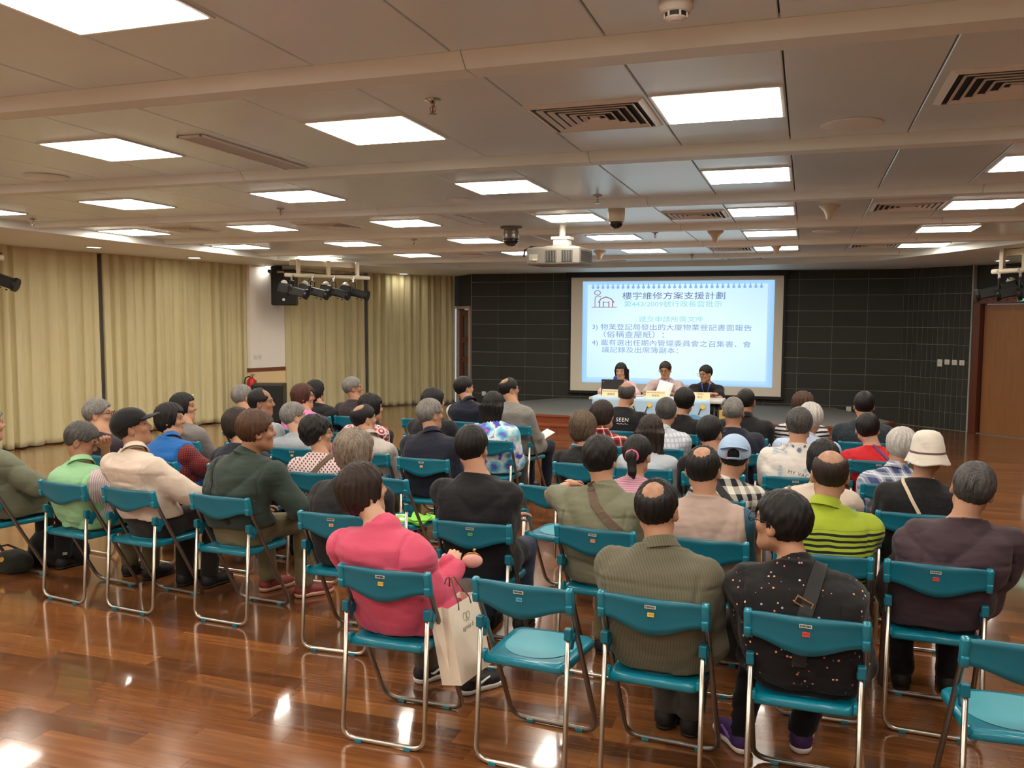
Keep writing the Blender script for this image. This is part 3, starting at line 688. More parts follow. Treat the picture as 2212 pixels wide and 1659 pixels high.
PIPEW = flat('pipe_white', (214, 202, 178), 0.45)
def spot_lamp(parent_name, loc, yaw, pitch, label, group, L=0.42, hang=0.24):
    """profile spotlight: body, lens barrel, yoke, knobs and clamp"""
    o = thing('stage_spotlight', label, 'spotlight', loc, yaw, group)
    M = Euler((0, pitch, 0)).to_matrix()
    def tr(b): b.v = [tuple(M @ Vector(p) + Vector((0, 0, -hang))) for p in b.v]; return b
    tr(MB().box((-0.13, 0, 0), (0.2, 0.15, 0.17), ch=.025)).build('lamp_house', BKM, o)
    b = MB().box((0.1, 0, 0), (0.28, 0.125, 0.13), ch=.015); b.lathe([(0.075, 0.22), (0.085, 0.23), (0.085, 0.27), (0.07, 0.27)], n=16, M=Euler((0, R(90), 0)).to_matrix()); tr(b).build('lens_barrel', BKM, o)
    tr(MB().lathe([(0.0, 0.262), (0.07, 0.262)], n=16, M=Euler((0, R(90), 0)).to_matrix())).build('lens', BLKG, o)
    tr(MB().lathe([(0.05, 0.0), (0.055, 0.02), (0.03, 0.05), (0, 0.055)], c=(-0.16, 0, 0.08), n=14)).build('rear_cap', flat('pale_cap', (206, 206, 198), 0.4), o)
    MB().tube(rounded([(0, -0.09, -hang), (0, -0.09, -0.08), (0, 0.09, -0.08), (0, 0.09, -hang)], 0.03), 0.009, 6).build('yoke', BKM, o)
    MB().box((0, 0, -0.055), (0.03, 0.03, 0.06)).lathe([(0.0, -0.03), (0.034, -0.03), (0.034, 0.03), (0, 0.03)], n=12, M=Euler((R(90), 0, 0)).to_matrix()).build('clamp', CHR, o)
    for k in (-0.05, 0.08, 0.16): tr(MB().lathe([(0.012, -0.085), (0.016, -0.1), (0.0, -0.102)], c=(k, 0.02, 0), n=8)).build('knob', BKM, o)
    MB().tube([(-0.16, 0.02, -hang+0.04), (-0.12, 0.05, -0.1), (-0.03, 0.02, -0.01)], 0.006, 5).build('cable', RUB, o)
    return o
def rig(A, B, label, hx=(0.15, 0.5, 0.85)):
    A, B = Vector(A), Vector(B); d = (B-A); L = d.length; d.normalize(); ang = math.atan2(d.y, d.x)
    o = thing('lighting_bar', label, 'lighting bar', tuple(A), ang)
    MB().tube([(0, 0, 0), (L, 0, 0)], 0.032, 12).build('pipe', PIPEW, o, smooth=True)
    for s in hx: MB().box((L*s, 0, (SZ-A.z)/2), (0.06, 0.05, SZ-A.z), ch=.004).build('drop_bracket', PIPEW, o)
    MB().box((L*0.5, 0.12, SZ-A.z-0.05), (L*0.8, 0.12, 0.09), ch=.006).build('wiring_tray', PIPEW, o)
    MB().tube([(L*t_, 0.02*math.sin(t_*20), 0.045+0.012*math.sin(t_*9)) for t_ in np.linspace(0.02, 0.98, 12)], 0.008, 5).build('cable', RUB, o)
    return A, d, ang
A, d, ang = rig((-7.96, 12.08, 2.53), (-7.12, 13.35, 2.53), 'cream pipe with four black spotlights by the left pillar')
for k, s in enumerate((0.12, 0.48, 0.86, 1.22)):
    spot_lamp('', tuple(A+d*s+Vector((0, 0, -0.01))), R(10), R(14), '%s black spotlight from the left on the pipe by the white pillar' % ORD[k], 'spotlights on the left pipe')
A, d, ang = rig((2.30, 12.9, 2.50), (2.9, 12.2, 2.50), 'cream pipe with black spotlights near the double doors')
for k, s in enumerate((0.1, 0.4, 0.7)):
    spot_lamp('', tuple(A+d*s+Vector((0, 0, -0.01))), R(172), R(14), '%s black spotlight from the left on the pipe near the double doors' % ORD[k], 'spotlights on the right pipe')
A, d, ang = rig((-9.6, 7.4, 2.53), (-9.2, 8.0, 2.53), 'cream pipe at the left edge of the picture', (0.3, 0.7))
spot_lamp('', tuple(A+d*0.62), R(25), R(20), 'black spotlight cut off by the left edge of the picture', 'spotlights at the left edge')
o = thing('exit_sign', 'glowing green exit sign above the double doors', 'exit sign', on_door(1.05, -0.1, 2.24), dang)
MB().box((0, 0, 0.03), (0.62, 0.06, 0.2), ch=.006).build('housing', flat('sign_grey', (150, 150, 146), 0.4), o)
MB().box((0, -0.033, 0.03), (0.58, 0.006, 0.17)).build('green_face', emissive('sign_green', (0, 196, 150), 1.3), o)
b = MB().box((-0.2, -0.038, 0.075), (0.03, 0.003, 0.03), (0, 0.7, 0)).box((-0.21, -0.038, 0.03), (0.07, 0.003, 0.028), (0, -0.6, 0)).box((-0.24, -0.038, 0.0), (0.07, 0.003, 0.02), (0, 0.5, 0)).box((-0.17, -0.038, 0.0), (0.06, 0.003, 0.02), (0, -0.3, 0))
b.build('running_figure', emissive('sign_white', (226, 255, 246), 1.6), o)
MB().box((0.1, -0.038, 0.03), (0.3, 0.003, 0.13)).build('pale_field', emissive('sign_pale', (140, 240, 226), 1.3), o)
o = thing('motion_sensor', 'small cream box on the ceiling border above the far left curtain', 'sensor', (-8.2, 14.75, SZ))
MB().box((0, 0, -0.03), (0.13, 0.09, 0.06), ch=.008).build('housing', WARM, o); MB().lathe([(0.03, -0.06), (0.02, -0.078), (0, -0.08)], n=12).build('lens', BLKG, o)
# ================================================================ folding chairs
def teal_mat(name, c, rough, coat=0.0):
    t = Nt(name); co = t.coord(); f = t.noise(co, 9, 3); g = t.noise(co, 180, 2)
    base = tuple(v*0.85 for v in lin(c))
    t.set(color=t.mix(t.math('MULTIPLY', f, 0.5), base, tuple(min(1, v*1.35+0.01) for v in base)), rough=rough, spec=0.5, coat=coat, coatr=0.1)
    t.bump(g, 0.03, 0.001); return t.m
TEAL = teal_mat('teal_plastic', (4, 126, 150), 0.28, 0.25); TEALM = teal_mat('teal_plastic_matte', (64, 156, 172), 0.40); TEALB = teal_mat('teal_back', (2, 108, 130), 0.36)
TUBE = flat('tube_chrome', (205, 198, 186), 0.28, 1.0); TUBEG = flat('tube_grey', (140, 132, 124), 0.35, 0.9)
STK = flat('sticker_white', (232, 226, 214), 0.5); BAR = flat('sticker_black', (20, 20, 20), 0.6)
STCOL = {'o': flat('sticker_orange', (232, 152, 104), 0.5), 'y': flat('sticker_yellow', (240, 186, 64), 0.5), 'r': flat('sticker_red', (226, 66, 58), 0.5), 'b': flat('sticker_blue', (84, 170, 206), 0.5), 'g': flat('sticker_green', (96, 176, 74), 0.5)}
CW = 0.21
def back_panel():
    NX, NZ = 25, 6; V = []; Fs = []
    def zlow(x):
        u = abs(x)/0.19; s = 0.5-0.5*math.cos(PI*min(1, u)); return 0.628 + (0.672-0.628)*s
    def put(dy):
        for j in range(NZ):
            for i in range(NX):
                x = -0.195+0.39*i/(NX-1); zl = zlow(x); zt = 0.768-0.008*(abs(x)/0.195)**4; z = zl+(zt-zl)*j/(NZ-1)
                lip = 0.006 if j in (0, NZ-1) else 0.0
                y = -0.205-0.028*(1-(x/0.195)**2) - (z-0.66)*0.10 + dy*(1 if dy > 0 else 1) - (lip if dy < 0 else -lip*0.3)
                V.append((x, y, z))
    put(0.006); put(-0.006); H = NX*NZ
    for j in range(NZ-1):
        for i in range(NX-1):
            a = j*NX+i; Fs += [(a, a+NX, a+NX+1, a+1), (H+a, H+a+1, H+a+NX+1, H+a+NX)]
    for i in range(NX-1): Fs += [(i, i+1, H+i+1, H+i), ((NZ-1)*NX+i+1, (NZ-1)*NX+i, H+(NZ-1)*NX+i, H+(NZ-1)*NX+i+1)]
    return raw_mesh('backrest', V, Fs, TEALB, True)
def seat_meshes():
    b = MB()
    # outline front (y+) to rear (y-), rounded
    def outline(g):
        pts = [(-0.17-g, -0.19-g), (0.17+g, -0.19-g), (0.185+g, 0.16+g), (0.16+g, 0.205+g), (-0.16-g, 0.205+g), (-0.185-g, 0.16+g)]
        P = rounded([(p[0], p[1], 0) for p in [pts[0]]+pts[1:]+[pts[0]]], 0.04, 4)
        return [(p.x, p.y) for p in P[:-1]]
    levels = [(0.0, 0.402), (0.004, 0.41), (0.004, 0.428), (-0.004, 0.437), (-0.03, 0.436)]
    n = None; V = []; Fs = []
    for g, z in levels:
        o = outline(g); n = len(o); V += [(x, y, z+0.006*((y/0.2)**2 if y < 0 else -(y/0.2)**2)) for x, y in o]
    for k in range(len(levels)-1):
        for i in range(n): j = (i+1) % n; Fs.append((k*n+i, k*n+j, (k+1)*n+j, (k+1)*n+i))
    Fs.append(tuple(range(n-1, -1, -1))); V.append((0, 0, 0.4325)); c = len(V)-1
    for i in range(n): Fs.append(((len(levels)-1)*n+i, (len(levels)-1)*n+(i+1) % n, c))
    b.add(V, Fs)
    for s in (-1, 1): b.box((s*0.178, -0.178, 0.44), (0.022, 0.04, 0.034), ch=.004)
    seat = b.mesh('seat', TEAL, True)
    V = []; m = 28
    for i in range(m):
        a = 2*PI*i/m; cx, sy = math.cos(a), math.sin(a)
        rx = 0.15; ry = 0.16 if sy < 0 else 0.165
        k = 1 if sy < 0 else 1.0/max(abs(cx), abs(sy))**0.6
        x, y = rx*cx*min(k, 1.15), 0.012+ry*sy*min(k, 1.12)
        V.append((x, y, 0.4385+0.004*((y/0.2)**2 if y < 0 else -(y/0.2)**2)))
    V.append((0, 0, 0.4355)); pad = raw_mesh('seat_inset', V, [(i, (i+1) % m, m) for i in range(m)], TEALM, True)
    return seat, pad
def chair_meshes():
    D = {}
    D['backrest'] = back_panel(); D['seat'], D['seat_inset'] = seat_meshes()
    fl = rounded([(-0.2, -0.208, 0.755), (-0.2, -0.175, 0.66), (-0.2, 0.195, 0.014), (0.2, 0.195, 0.014), (0.2, -0.175, 0.66), (0.2, -0.208, 0.755)], 0.07, 5)
    D['front_leg_frame'] = MB().tube(fl, 0.0115, 8).mesh('front_leg_frame', TUBEG, True)
    rl_ = rounded([(-0.188, -0.188, 0.59), (-0.192, -0.225, 0.013), (0.192, -0.225, 0.013), (0.188, -0.188, 0.59)], 0.06, 5)
    D['rear_leg_frame'] = MB().tube(rl_, 0.0105, 8).mesh('rear_leg_frame', TUBE, True)
    cap = MB().box((0, -0.204, 0.714), (0.031, 0.034, 0.11), (0.25, 0, 0), ch=.009).box((0, -0.212, 0.684), (0.027, 0.024, 0.04), (0.25, 0, 0), ch=.005)
    D['post_cap'] = cap.mesh('post_cap', TEAL, True)
    br = MB().box((0, -0.19, 0.578), (0.029, 0.031, 0.046), ch=.004).box((0.0, -0.158, 0.547), (0.024, 0.042, 0.075), (-0.5, 0, 0), ch=.006)
    br.lathe([(0.018, -0.016), (0.02, 0.0), (0.018, 0.016)], c=(0, -0.15, 0.555), n=12, M=Euler((0, R(90), 0)).to_matrix())
    D['hinge_bracket'] = br.mesh('hinge_bracket', TEALB)
    D['foot_pad'] = MB().box((0, 0, 0.008), (0.034, 0.028, 0.016), ch=.003).mesh('foot_pad', TEAL)
    D['barcode_label'] = MB().box((0, 0, 0), (0.042, 0.0012, 0.012)).mesh('barcode_label', STK)
    bb = MB(); x = -0.018
    while x < 0.018:
        wd = random.choice((0.0006, 0.001, 0.0016)); bb.box((x, -0.0009, 0.0005), (wd, 0.0006, 0.008)); x += wd+random.choice((0.0006, 0.001))
    D['barcode_bars'] = bb.mesh('barcode_bars', BAR)
    for k in STCOL: D['num_'+k] = MB().box((0, 0, 0), (0.025, 0.0012, 0.016)).mesh('number_label', STCOL[k])
    return D
CH = chair_meshes(); _digits = {}
CHAIRS = {}
def chair(x, Y, rot, label, num=None, ncol='o', lx=0.0, loc=None):
    a = R(rot); ox, oy = (x+math.sin(a)*0.2, Y+math.cos(a)*0.2) if loc is None else loc
    o = thing('folding_chair', label, 'chair', (ox, oy, 0), -a, 'teal folding chairs')
    s = link('seat', CH['seat'], o); link('seat_inset', CH['seat_inset'], s)
    bk = link('backrest', CH['backrest'], o); link('front_leg_frame', CH['front_leg_frame'], o); link('rear_leg_frame', CH['rear_leg_frame'], o)
    for sx in (-1, 1):
        link('post_cap', CH['post_cap'], o, (sx*0.2, 0, 0)); link('hinge_bracket', CH['hinge_bracket'], o, (sx*0.19, 0, 0))
        for y in (-0.225, 0.195): link('foot_pad', CH['foot_pad'], o, (sx*0.115, y, 0))
    def lab(me, xx, zz, nm, par=bk):
        yy = -0.205-0.028*(1-(xx/0.195)**2)-(zz-0.66)*0.10-0.0075
        return link(nm, me, par, (xx, yy, zz), (-0.10, 0, -0.056*xx/0.195*5))
    if num is not False:
        l = lab(CH['barcode_label'], lx, 0.738, 'barcode_label')
        b = link('barcode_bars', CH['barcode_bars'], l)
        b.parent = bk; b.location = l.location + Vector((0, -0.0004, 0)); b.rotation_euler = l.rotation_euler; b['kind'] = 'stuff'
        n = lab(CH['num_'+ncol], lx+0.002, 0.708, 'number_label')
        if num:
            if num not in _digits:
                V, Fs = text_mesh(num, 0.011); P = np.stack([V[:, 0], np.full(len(V), -0.001), V[:, 1]], 1); _digits[num] = raw_mesh('number_digits', P, Fs, BAR, False)
            d = link('number_digits', _digits[num], bk); d.location = n.location + Vector((0, -0.0003, 0)); d.rotation_euler = n.rotation_euler; d['kind'] = 'stuff'
    return o

# ================================================================ people: implicit surfaces turned into one mesh per layer
f32 = np.float32
def smin(a, b, k):
    h = np.clip(0.5+0.5*(b-a)/k, 0, 1); return b*(1-h)+a*h-k*h*(1-h)
class Field:
    def __init__(s, xs, ys, zs):
        s.ax = [np.asarray(a, f32) for a in (xs, ys, zs)]; s.D = np.full([len(a) for a in s.ax], 1.0, f32)
    def blk(s, lo, hi):
        sl = []; co = []
        for i in range(3):
            a = max(0, np.searchsorted(s.ax[i], lo[i])-1); b = min(len(s.ax[i]), np.searchsorted(s.ax[i], hi[i])+1)
            if b-a < 1: return None, None
            sl.append(slice(a, b)); v = s.ax[i][a:b]; sh = [1, 1, 1]; sh[i] = len(v); co.append(v.reshape(sh))
        return tuple(sl), co
    def put(s, fn, lo, hi, k=0.02, op='u'):
        sl, co = s.blk(lo, hi)
        if sl is None: return
        d = fn(*co).astype(f32); A = s.D[sl]
        if op == 'u': s.D[sl] = smin(A, np.broadcast_to(d, A.shape), k) if k > 0 else np.minimum(A, d)
        elif op == 's': s.D[sl] = -smin(-A, np.broadcast_to(d, A.shape), k) if k > 0 else np.maximum(A, -d)
        elif op == 'i': s.D[sl] = np.maximum(A, d)
        elif op == 'a': s.D[sl] = A+d
    def cone(s, a, b, r1, r2, k=0.02, op='u', infl=0.0):
        a = np.asarray(a, f32); b = np.asarray(b, f32); r1 += infl; r2 += infl; R_ = max(r1, r2)+k+0.03
        ab = b-a; L2 = float(ab@ab)+1e-9
        def fn(X, Y, Z):
            t = np.clip(((X-a[0])*ab[0]+(Y-a[1])*ab[1]+(Z-a[2])*ab[2])/L2, 0, 1)
            return np.sqrt((X-a[0]-t*ab[0])**2+(Y-a[1]-t*ab[1])**2+(Z-a[2]-t*ab[2])**2)-(r1+(r2-r1)*t)
        s.put(fn, np.minimum(a, b)-R_, np.maximum(a, b)+R_, k, op)
    def ell(s, c, rad, M=None, k=0.02, op='u'):
        c = np.asarray(c, f32); rad = np.asarray(rad, f32); R_ = float(rad.max())+k+0.03; m = float(rad.min())
        Mi = None if M is None else np.array(M.transposed(), f32)
        def fn(X, Y, Z):
            x, y, z = X-c[0], Y-c[1], Z-c[2]
            if Mi is not None: x, y, z = (Mi[0, 0]*x+Mi[0, 1]*y+Mi[0, 2]*z, Mi[1, 0]*x+Mi[1, 1]*y+Mi[1, 2]*z, Mi[2, 0]*x+Mi[2, 1]*y+Mi[2, 2]*z)
            k0 = np.sqrt((x/rad[0])**2+(y/rad[1])**2+(z/rad[2])**2); k1 = np.sqrt((x/rad[0]**2)**2+(y/rad[1]**2)**2+(z/rad[2]**2)**2)+1e-6
            return k0*(k0-1)/k1
        s.put(fn, c-R_, c+R_, k, op)
def nets(F):
    """surface nets: implicit grid -> smooth quad mesh"""
    D = F.D; S = D < 0
    c = np.zeros([n-1 for n in D.shape], np.int8)
    for i in (0, 1):
        for j in (0, 1):
            for k in (0, 1): c += S[i:c.shape[0]+i, j:c.shape[1]+j, k:c.shape[2]+k]
    act = (c > 0) & (c < 8); I = np.argwhere(act)
    if len(I) == 0: return np.zeros((0, 3), f32), np.zeros((0, 4), np.int32)
    idx = np.full(c.shape, -1, np.int32); idx[act] = np.arange(len(I))
    P = np.zeros((len(I), 3), f32); cnt = np.zeros(len(I), f32)
    cor = {}
    for i in (0, 1):
        for j in (0, 1):
            for k in (0, 1): cor[i, j, k] = D[I[:, 0]+i, I[:, 1]+j, I[:, 2]+k]
    A = F.ax
    for a in cor:
        for ax in range(3):
            if a[ax] == 0:
                b = list(a); b[ax] = 1; b = tuple(b); d0, d1 = cor[a], cor[b]; m = (d0 < 0) != (d1 < 0)
                t = np.where(m, d0/np.where(np.abs(d0-d1) < 1e-9, 1, d0-d1), 0)
                for e in range(3):
                    p0 = A[e][I[:, e]+a[e]]; p1 = A[e][I[:, e]+b[e]]
                    P[:, e] += np.where(m, p0+(p1-p0)*t, 0)
                cnt += m
    P /= np.maximum(cnt, 1)[:, None]
    Q = []
    for ax in range(3):
        o1, o2 = [e for e in range(3) if e != ax]
        a = [slice(None)]*3; b = [slice(None)]*3; a[ax] = slice(0, -1); b[ax] = slice(1, None)
        X = S[tuple(a)] != S[tuple(b)]; E = np.argwhere(X)
        E = E[(E[:, o1] > 0) & (E[:, o2] > 0) & (E[:, o1] < D.shape[o1]-1) & (E[:, o2] < D.shape[o2]-1)]
        if len(E) == 0: continue
        ins = S[E[:, 0], E[:, 1], E[:, 2]]
        def g(d1, d2):
            q = E.copy(); q[:, o1] += d1; q[:, o2] += d2; return idx[q[:, 0], q[:, 1], q[:, 2]]
        q = np.stack([g(-1, -1), g(0, -1), g(0, 0), g(-1, 0)], 1)
        flip = ins if ax != 1 else ~ins
        q[~flip] = q[~flip][:, ::-1]
        Q.append(q)
    return P, np.concatenate(Q)
def axis(lo, hi, st, fine=None, fst=0.007):
    if fine is None: return np.arange(lo, hi+st, st)
    a, b = fine; out = list(np.arange(lo, a, st)); out += list(np.arange(a, b, fst)); out += list(np.arange(b, hi+st, st)); return np.array(out)

# one hand, modelled once: palm towards -z, fingers along +y, thumb at +x
def hand_mesh(curl):
    F = Field(axis(-0.06, 0.085, 0.0052), axis(-0.05, 0.12, 0.0052), axis(-0.09, 0.035, 0.0052))
    F.ell((0, 0.01, 0), (0.041, 0.05, 0.017), k=0.01); F.cone((0, -0.045, 0), (0, 0.0, 0), 0.026, 0.03, 0.02)
    for i, (x, L, r) in enumerate(((0.03, 0.062, 0.0092), (0.0105, 0.07, 0.0095), (-0.0105, 0.065, 0.0092), (-0.029, 0.05, 0.0082))):
        p = np.array([x, 0.048-abs(x)*0.2, 0.002]); ang = curl*0.35; d = np.array([x*0.9, 1.0, 0.0]); d[0] = x*1.6
        F.cone((x*0.9, 0.0, 0), p, 0.012, r+0.001, 0.008)
        for seg, fr in enumerate((0.45, 0.31, 0.24)):
            v = np.array([d[0]*0.25, math.cos(ang), -math.sin(ang)]); v /= np.linalg.norm(v)
            q = p+v*L*fr*1.25; F.cone(p, q, r*(1-0.06*seg), r*(0.95-0.07*seg), 0.003); p = q; ang += curl
    t0 = np.array([0.028, -0.012, -0.004]); t1 = np.array([0.054, 0.018, -0.014]); t2 = np.array([0.060, 0.044, -0.022-0.01*curl]); t3 = np.array([0.056, 0.066, -0.03-0.014*curl])
    F.cone(t0, t1, 0.0155, 0.012, 0.012); F.cone(t1, t2, 0.011, 0.0105, 0.004); F.cone(t2, t3, 0.0102, 0.008, 0.004)
    return nets(F)
HANDS = {'soft': hand_mesh(0.38), 'fist': hand_mesh(1.05)}
def frame_from(d, upv):
    y = np.asarray(d, float); y /= np.linalg.norm(y)+1e-9; z = np.asarray(upv, float); z = z-y*(z@y); z /= np.linalg.norm(z)+1e-9; x = np.cross(y, z); return np.stack([x, y, z], 1)

def shoe_mesh(sole_h):
    up_, so = [], []
    F = Field(axis(-0.06, 0.06, 0.0075), axis(-0.09, 0.2, 0.0075), axis(-0.01, 0.13, 0.0075))
    F.cone((0, -0.035, 0.05), (0, 0.11, 0.035), 0.04, 0.036, 0.02); F.cone((0, -0.03, 0.04), (0, -0.02, 0.085), 0.04, 0.04, 0.03); F.ell((0.002, 0.11, 0.035), (0.044, 0.075, 0.034), k=0.02)
    F.put(lambda X, Y, Z: (sole_h*0.7-Z)+0*X+0*Y, (-1, -1, -1), (1, 1, 1), op='i'); F.put(lambda X, Y, Z: (Z-0.1)+0*X+0*Y, (-1, -1, -1), (1, 1, 1), op='i')
    V, Q = nets(F)
    G = Field(axis(-0.065, 0.065, 0.0075), axis(-0.1, 0.21, 0.0075), axis(-0.012, 0.06, 0.006))
    G.cone((0, -0.035, 0.03), (0.0, 0.06, 0.03), 0.046, 0.044, 0.02); G.ell((0.002, 0.11, 0.03), (0.05, 0.083, 0.06), k=0.02)
    G.put(lambda X, Y, Z: (0.002-Z)+0*X+0*Y, (-1, -1, -1), (1, 1, 1), op='i'); G.put(lambda X, Y, Z: (Z-sole_h)+0*X+0*Y, (-1, -1, -1), (1, 1, 1), op='i')
    return (V, Q), nets(G)
SHOES = {'trainer': shoe_mesh(0.03), 'leather': shoe_mesh(0.018)}

def skin_mat(name, c):
    t = Nt(name); co = t.coord(); f = t.noise(co, 14, 4); g = t.noise(co, 130, 2)
    at = t.n('ShaderNodeAttribute', attribute_name='feature')
    base = tuple(v*0.84 for v in lin(c)); a = t.mix(f, tuple(v*0.86 for v in base), tuple(min(1, v*1.08) for v in base))
    t.set(color=t.mix(at.outputs['Alpha'], a, at.outputs['Color']), rough=0.5, spec=0.35, sss=0.0); t.bump(g, 0.08, 0.001); return t.m
SKINS = [skin_mat('skin_warm', (198, 148, 118)), skin_mat('skin_tan', (176, 126, 98)), skin_mat('skin_fair', (216, 170, 142))]
def hair_mat(name, c, c2, mixv=0.5, rough=0.5):
    t = Nt(name); co = t.coord(); s = t.noise(t.mapping(co, (60, 60, 9)), 3.0, 4, 0.7); p = t.noise(co, 11, 3)
    f = t.math('ADD', t.math('MULTIPLY', t.math('SUBTRACT', s, 0.5), 2.4), t.math('ADD', t.math('SUBTRACT', p, 0.5), mixv), clamp=True)
    t.set(color=t.mix(f, lin(c), lin(c2)), rough=rough, spec=0.3); t.bump(s, 0.5, 0.004); return t.m
HAIRS = {'black': hair_mat('hair_black', (13, 12, 12), (32, 28, 27), 0.4), 'dark': hair_mat('hair_dark_brown', (26, 20, 18), (58, 44, 36), 0.45), 'brown': hair_mat('hair_brown', (46, 30, 22), (96, 66, 46), 0.45),
         'red': hair_mat('hair_reddish', (44, 22, 18), (92, 50, 38), 0.45), 'grey': hair_mat('hair_grey', (58, 56, 54), (150, 146, 140), 0.5), 'dgrey': hair_mat('hair_dark_grey', (34, 33, 33), (98, 95, 92), 0.42),
         'white': hair_mat('hair_white', (150, 146, 140), (214, 210, 204), 0.5), 'brgrey': hair_mat('hair_brown_grey', (70, 58, 48), (160, 148, 132), 0.5), 'light': hair_mat('hair_streaked', (52, 42, 34), (120, 100, 78), 0.45),
         'thin': hair_mat('hair_thinning', (60, 50, 44), (140, 112, 92), 0.5)}

# -------- cloth
def cloth(name, kind='solid', c=(120, 120, 120), c2=None, c3=None, s=1.0, rough=0.85, cut=None, wrinkle=0.55, spec=0.25):
    t = Nt(name); co = t.coord(); x, y, z = t.sep(co); n = t.noise(co, 7, 4); wv = t.noise(co, 320, 2)
    def var(col):
        b = tuple(v*0.80 for v in lin(col)); return t.mix(n, tuple(v*0.86 for v in b), tuple(min(1, v*1.1) for v in b))
    col = var(c)
    wob = t.math('MULTIPLY', t.math('SUBTRACT', t.noise(co, 5, 2), 0.5), 0.03)
    def band(v, per, fill, off=0.0):
        return t.math('LESS_THAN', t.math('FRACT', t.math('ADD', t.math('DIVIDE', v, per), 50.0+off)), fill)
    side = t.math('ADD', x, t.math('MULTIPLY', y, 0.6))
    if kind == 'hstripe':
        m = band(t.math('ADD', z, wob), s, 0.45)
        if cut: m = t.math('MULTIPLY', m, t.math('LESS_THAN', t.math('ADD', z, wob), cut))
        col = t.mix(m, col, var(c2))
    elif kind == 'vstripe':
        col = t.mix(band(t.math('ADD', side, wob), s, 0.4), col, var(c2))
    elif kind == 'gingham':
        a = band(t.math('ADD', side, wob), s, 0.5); b = band(t.math('ADD', z, wob), s, 0.5)
        col = t.mix(t.math('MULTIPLY', t.math('ADD', a, b), 0.5), col, var(c2))
    elif kind == 'plaid':
        a = band(t.math('ADD', side, wob), s, 0.5); b = band(t.math('ADD', z, wob), s, 0.5)
        col = t.mix(t.math('MULTIPLY', t.math('ADD', a, b), 0.45), col, var(c2))
        l = t.math('MAXIMUM', band(t.math('ADD', side, wob), s, 0.10, 0.3), band(t.math('ADD', z, wob), s, 0.10, 0.3)); col = t.mix(t.math('MULTIPLY', l, 0.85), col, var(c3))
    elif kind == 'lattice':
        p = t.math('ADD', side, z); q = t.math('SUBTRACT', side, z)
        col = t.mix(t.math('MULTIPLY', band(p, s, 0.55), band(q, s, 0.55)), col, var(c2))
    elif kind == 'dots':
        vo = t.n('ShaderNodeTexVoronoi'); t.l(co, vo.inputs['Vector']); vo.inputs['Scale'].default_value = s; vo.inputs['Randomness'].default_value = 0.85
        m = t.math('LESS_THAN', vo.outputs['Distance'], 0.17); hs = t.sep(vo.outputs['Color'])
        pc = t.ramp(hs[0], [(0.0, lin((226, 150, 110))), (0.35, lin((240, 196, 150))), (0.55, lin((214, 110, 120))), (0.75, lin((150, 160, 196))), (0.95, lin((236, 220, 200)))], 'CONSTANT')
        col = t.mix(t.math('MULTIPLY', m, t.math('GREATER_THAN', hs[1], 0.25)), col, pc)
    elif kind == 'floral':
        vo = t.n('ShaderNodeTexVoronoi'); t.l(t.n('ShaderNodeVectorMath', operation='ADD').outputs[0] if False else co, vo.inputs['Vector']); vo.inputs['Scale'].default_value = s
        n2 = t.noise(co, 22, 3); d = t.math('ADD', vo.outputs['Distance'], t.math('MULTIPLY', t.math('SUBTRACT', n2, 0.5), 0.55))
        col = t.ramp(d, [(0.0, lin(c3)), (0.16, lin(c3)), (0.2, lin(c2)), (0.42, lin(c)), (0.6, lin((226, 228, 226))), (0.75, lin(c2))])
    elif kind == 'speckle':
        m = t.ramp(t.noise(co, 150, 2), [(0.52, (0, 0, 0)), (0.62, (1, 1, 1))]); col = t.mix(t.math('MULTIPLY', t.sep(m)[0], 0.5), col, var(c2))
    elif kind == 'check':
        l = t.math('MAXIMUM', band(t.math('ADD', side, wob), s, 0.34), band(t.math('ADD', z, wob), s, 0.34)); col = t.mix(t.math('MULTIPLY', l, 0.7), col, var(c2))
    t.set(color=col, rough=rough, spec=spec, sheen=0.1)
    wr = t.noise(t.mapping(co, (3.2, 3.2, 6.5), (0.25, 0.2, 0)), 1.7, 2, 0.45); rid = t.math('ABSOLUTE', t.math('SUBTRACT', wr, 0.5)); rid = t.math('POWER', t.math('ADD', rid, 0.001), 0.6)
    wr2 = t.noise(t.mapping(co, (4.5, 4.5, 3), (0.5, 0.4, 0.3)), 1.6, 1, 0.4); rid2 = t.math('ABSOLUTE', t.math('SUBTRACT', wr2, 0.5)); rid2 = t.math('POWER', t.math('ADD', rid2, 0.001), 0.6)
    h = t.math('ADD', t.math('ADD', t.math('MULTIPLY', wr, 1.5), t.math('MULTIPLY', rid2, 0.45)), t.math('MULTIPLY', wv, 0.05)); t.bump(h, wrinkle, 0.03); return t.m
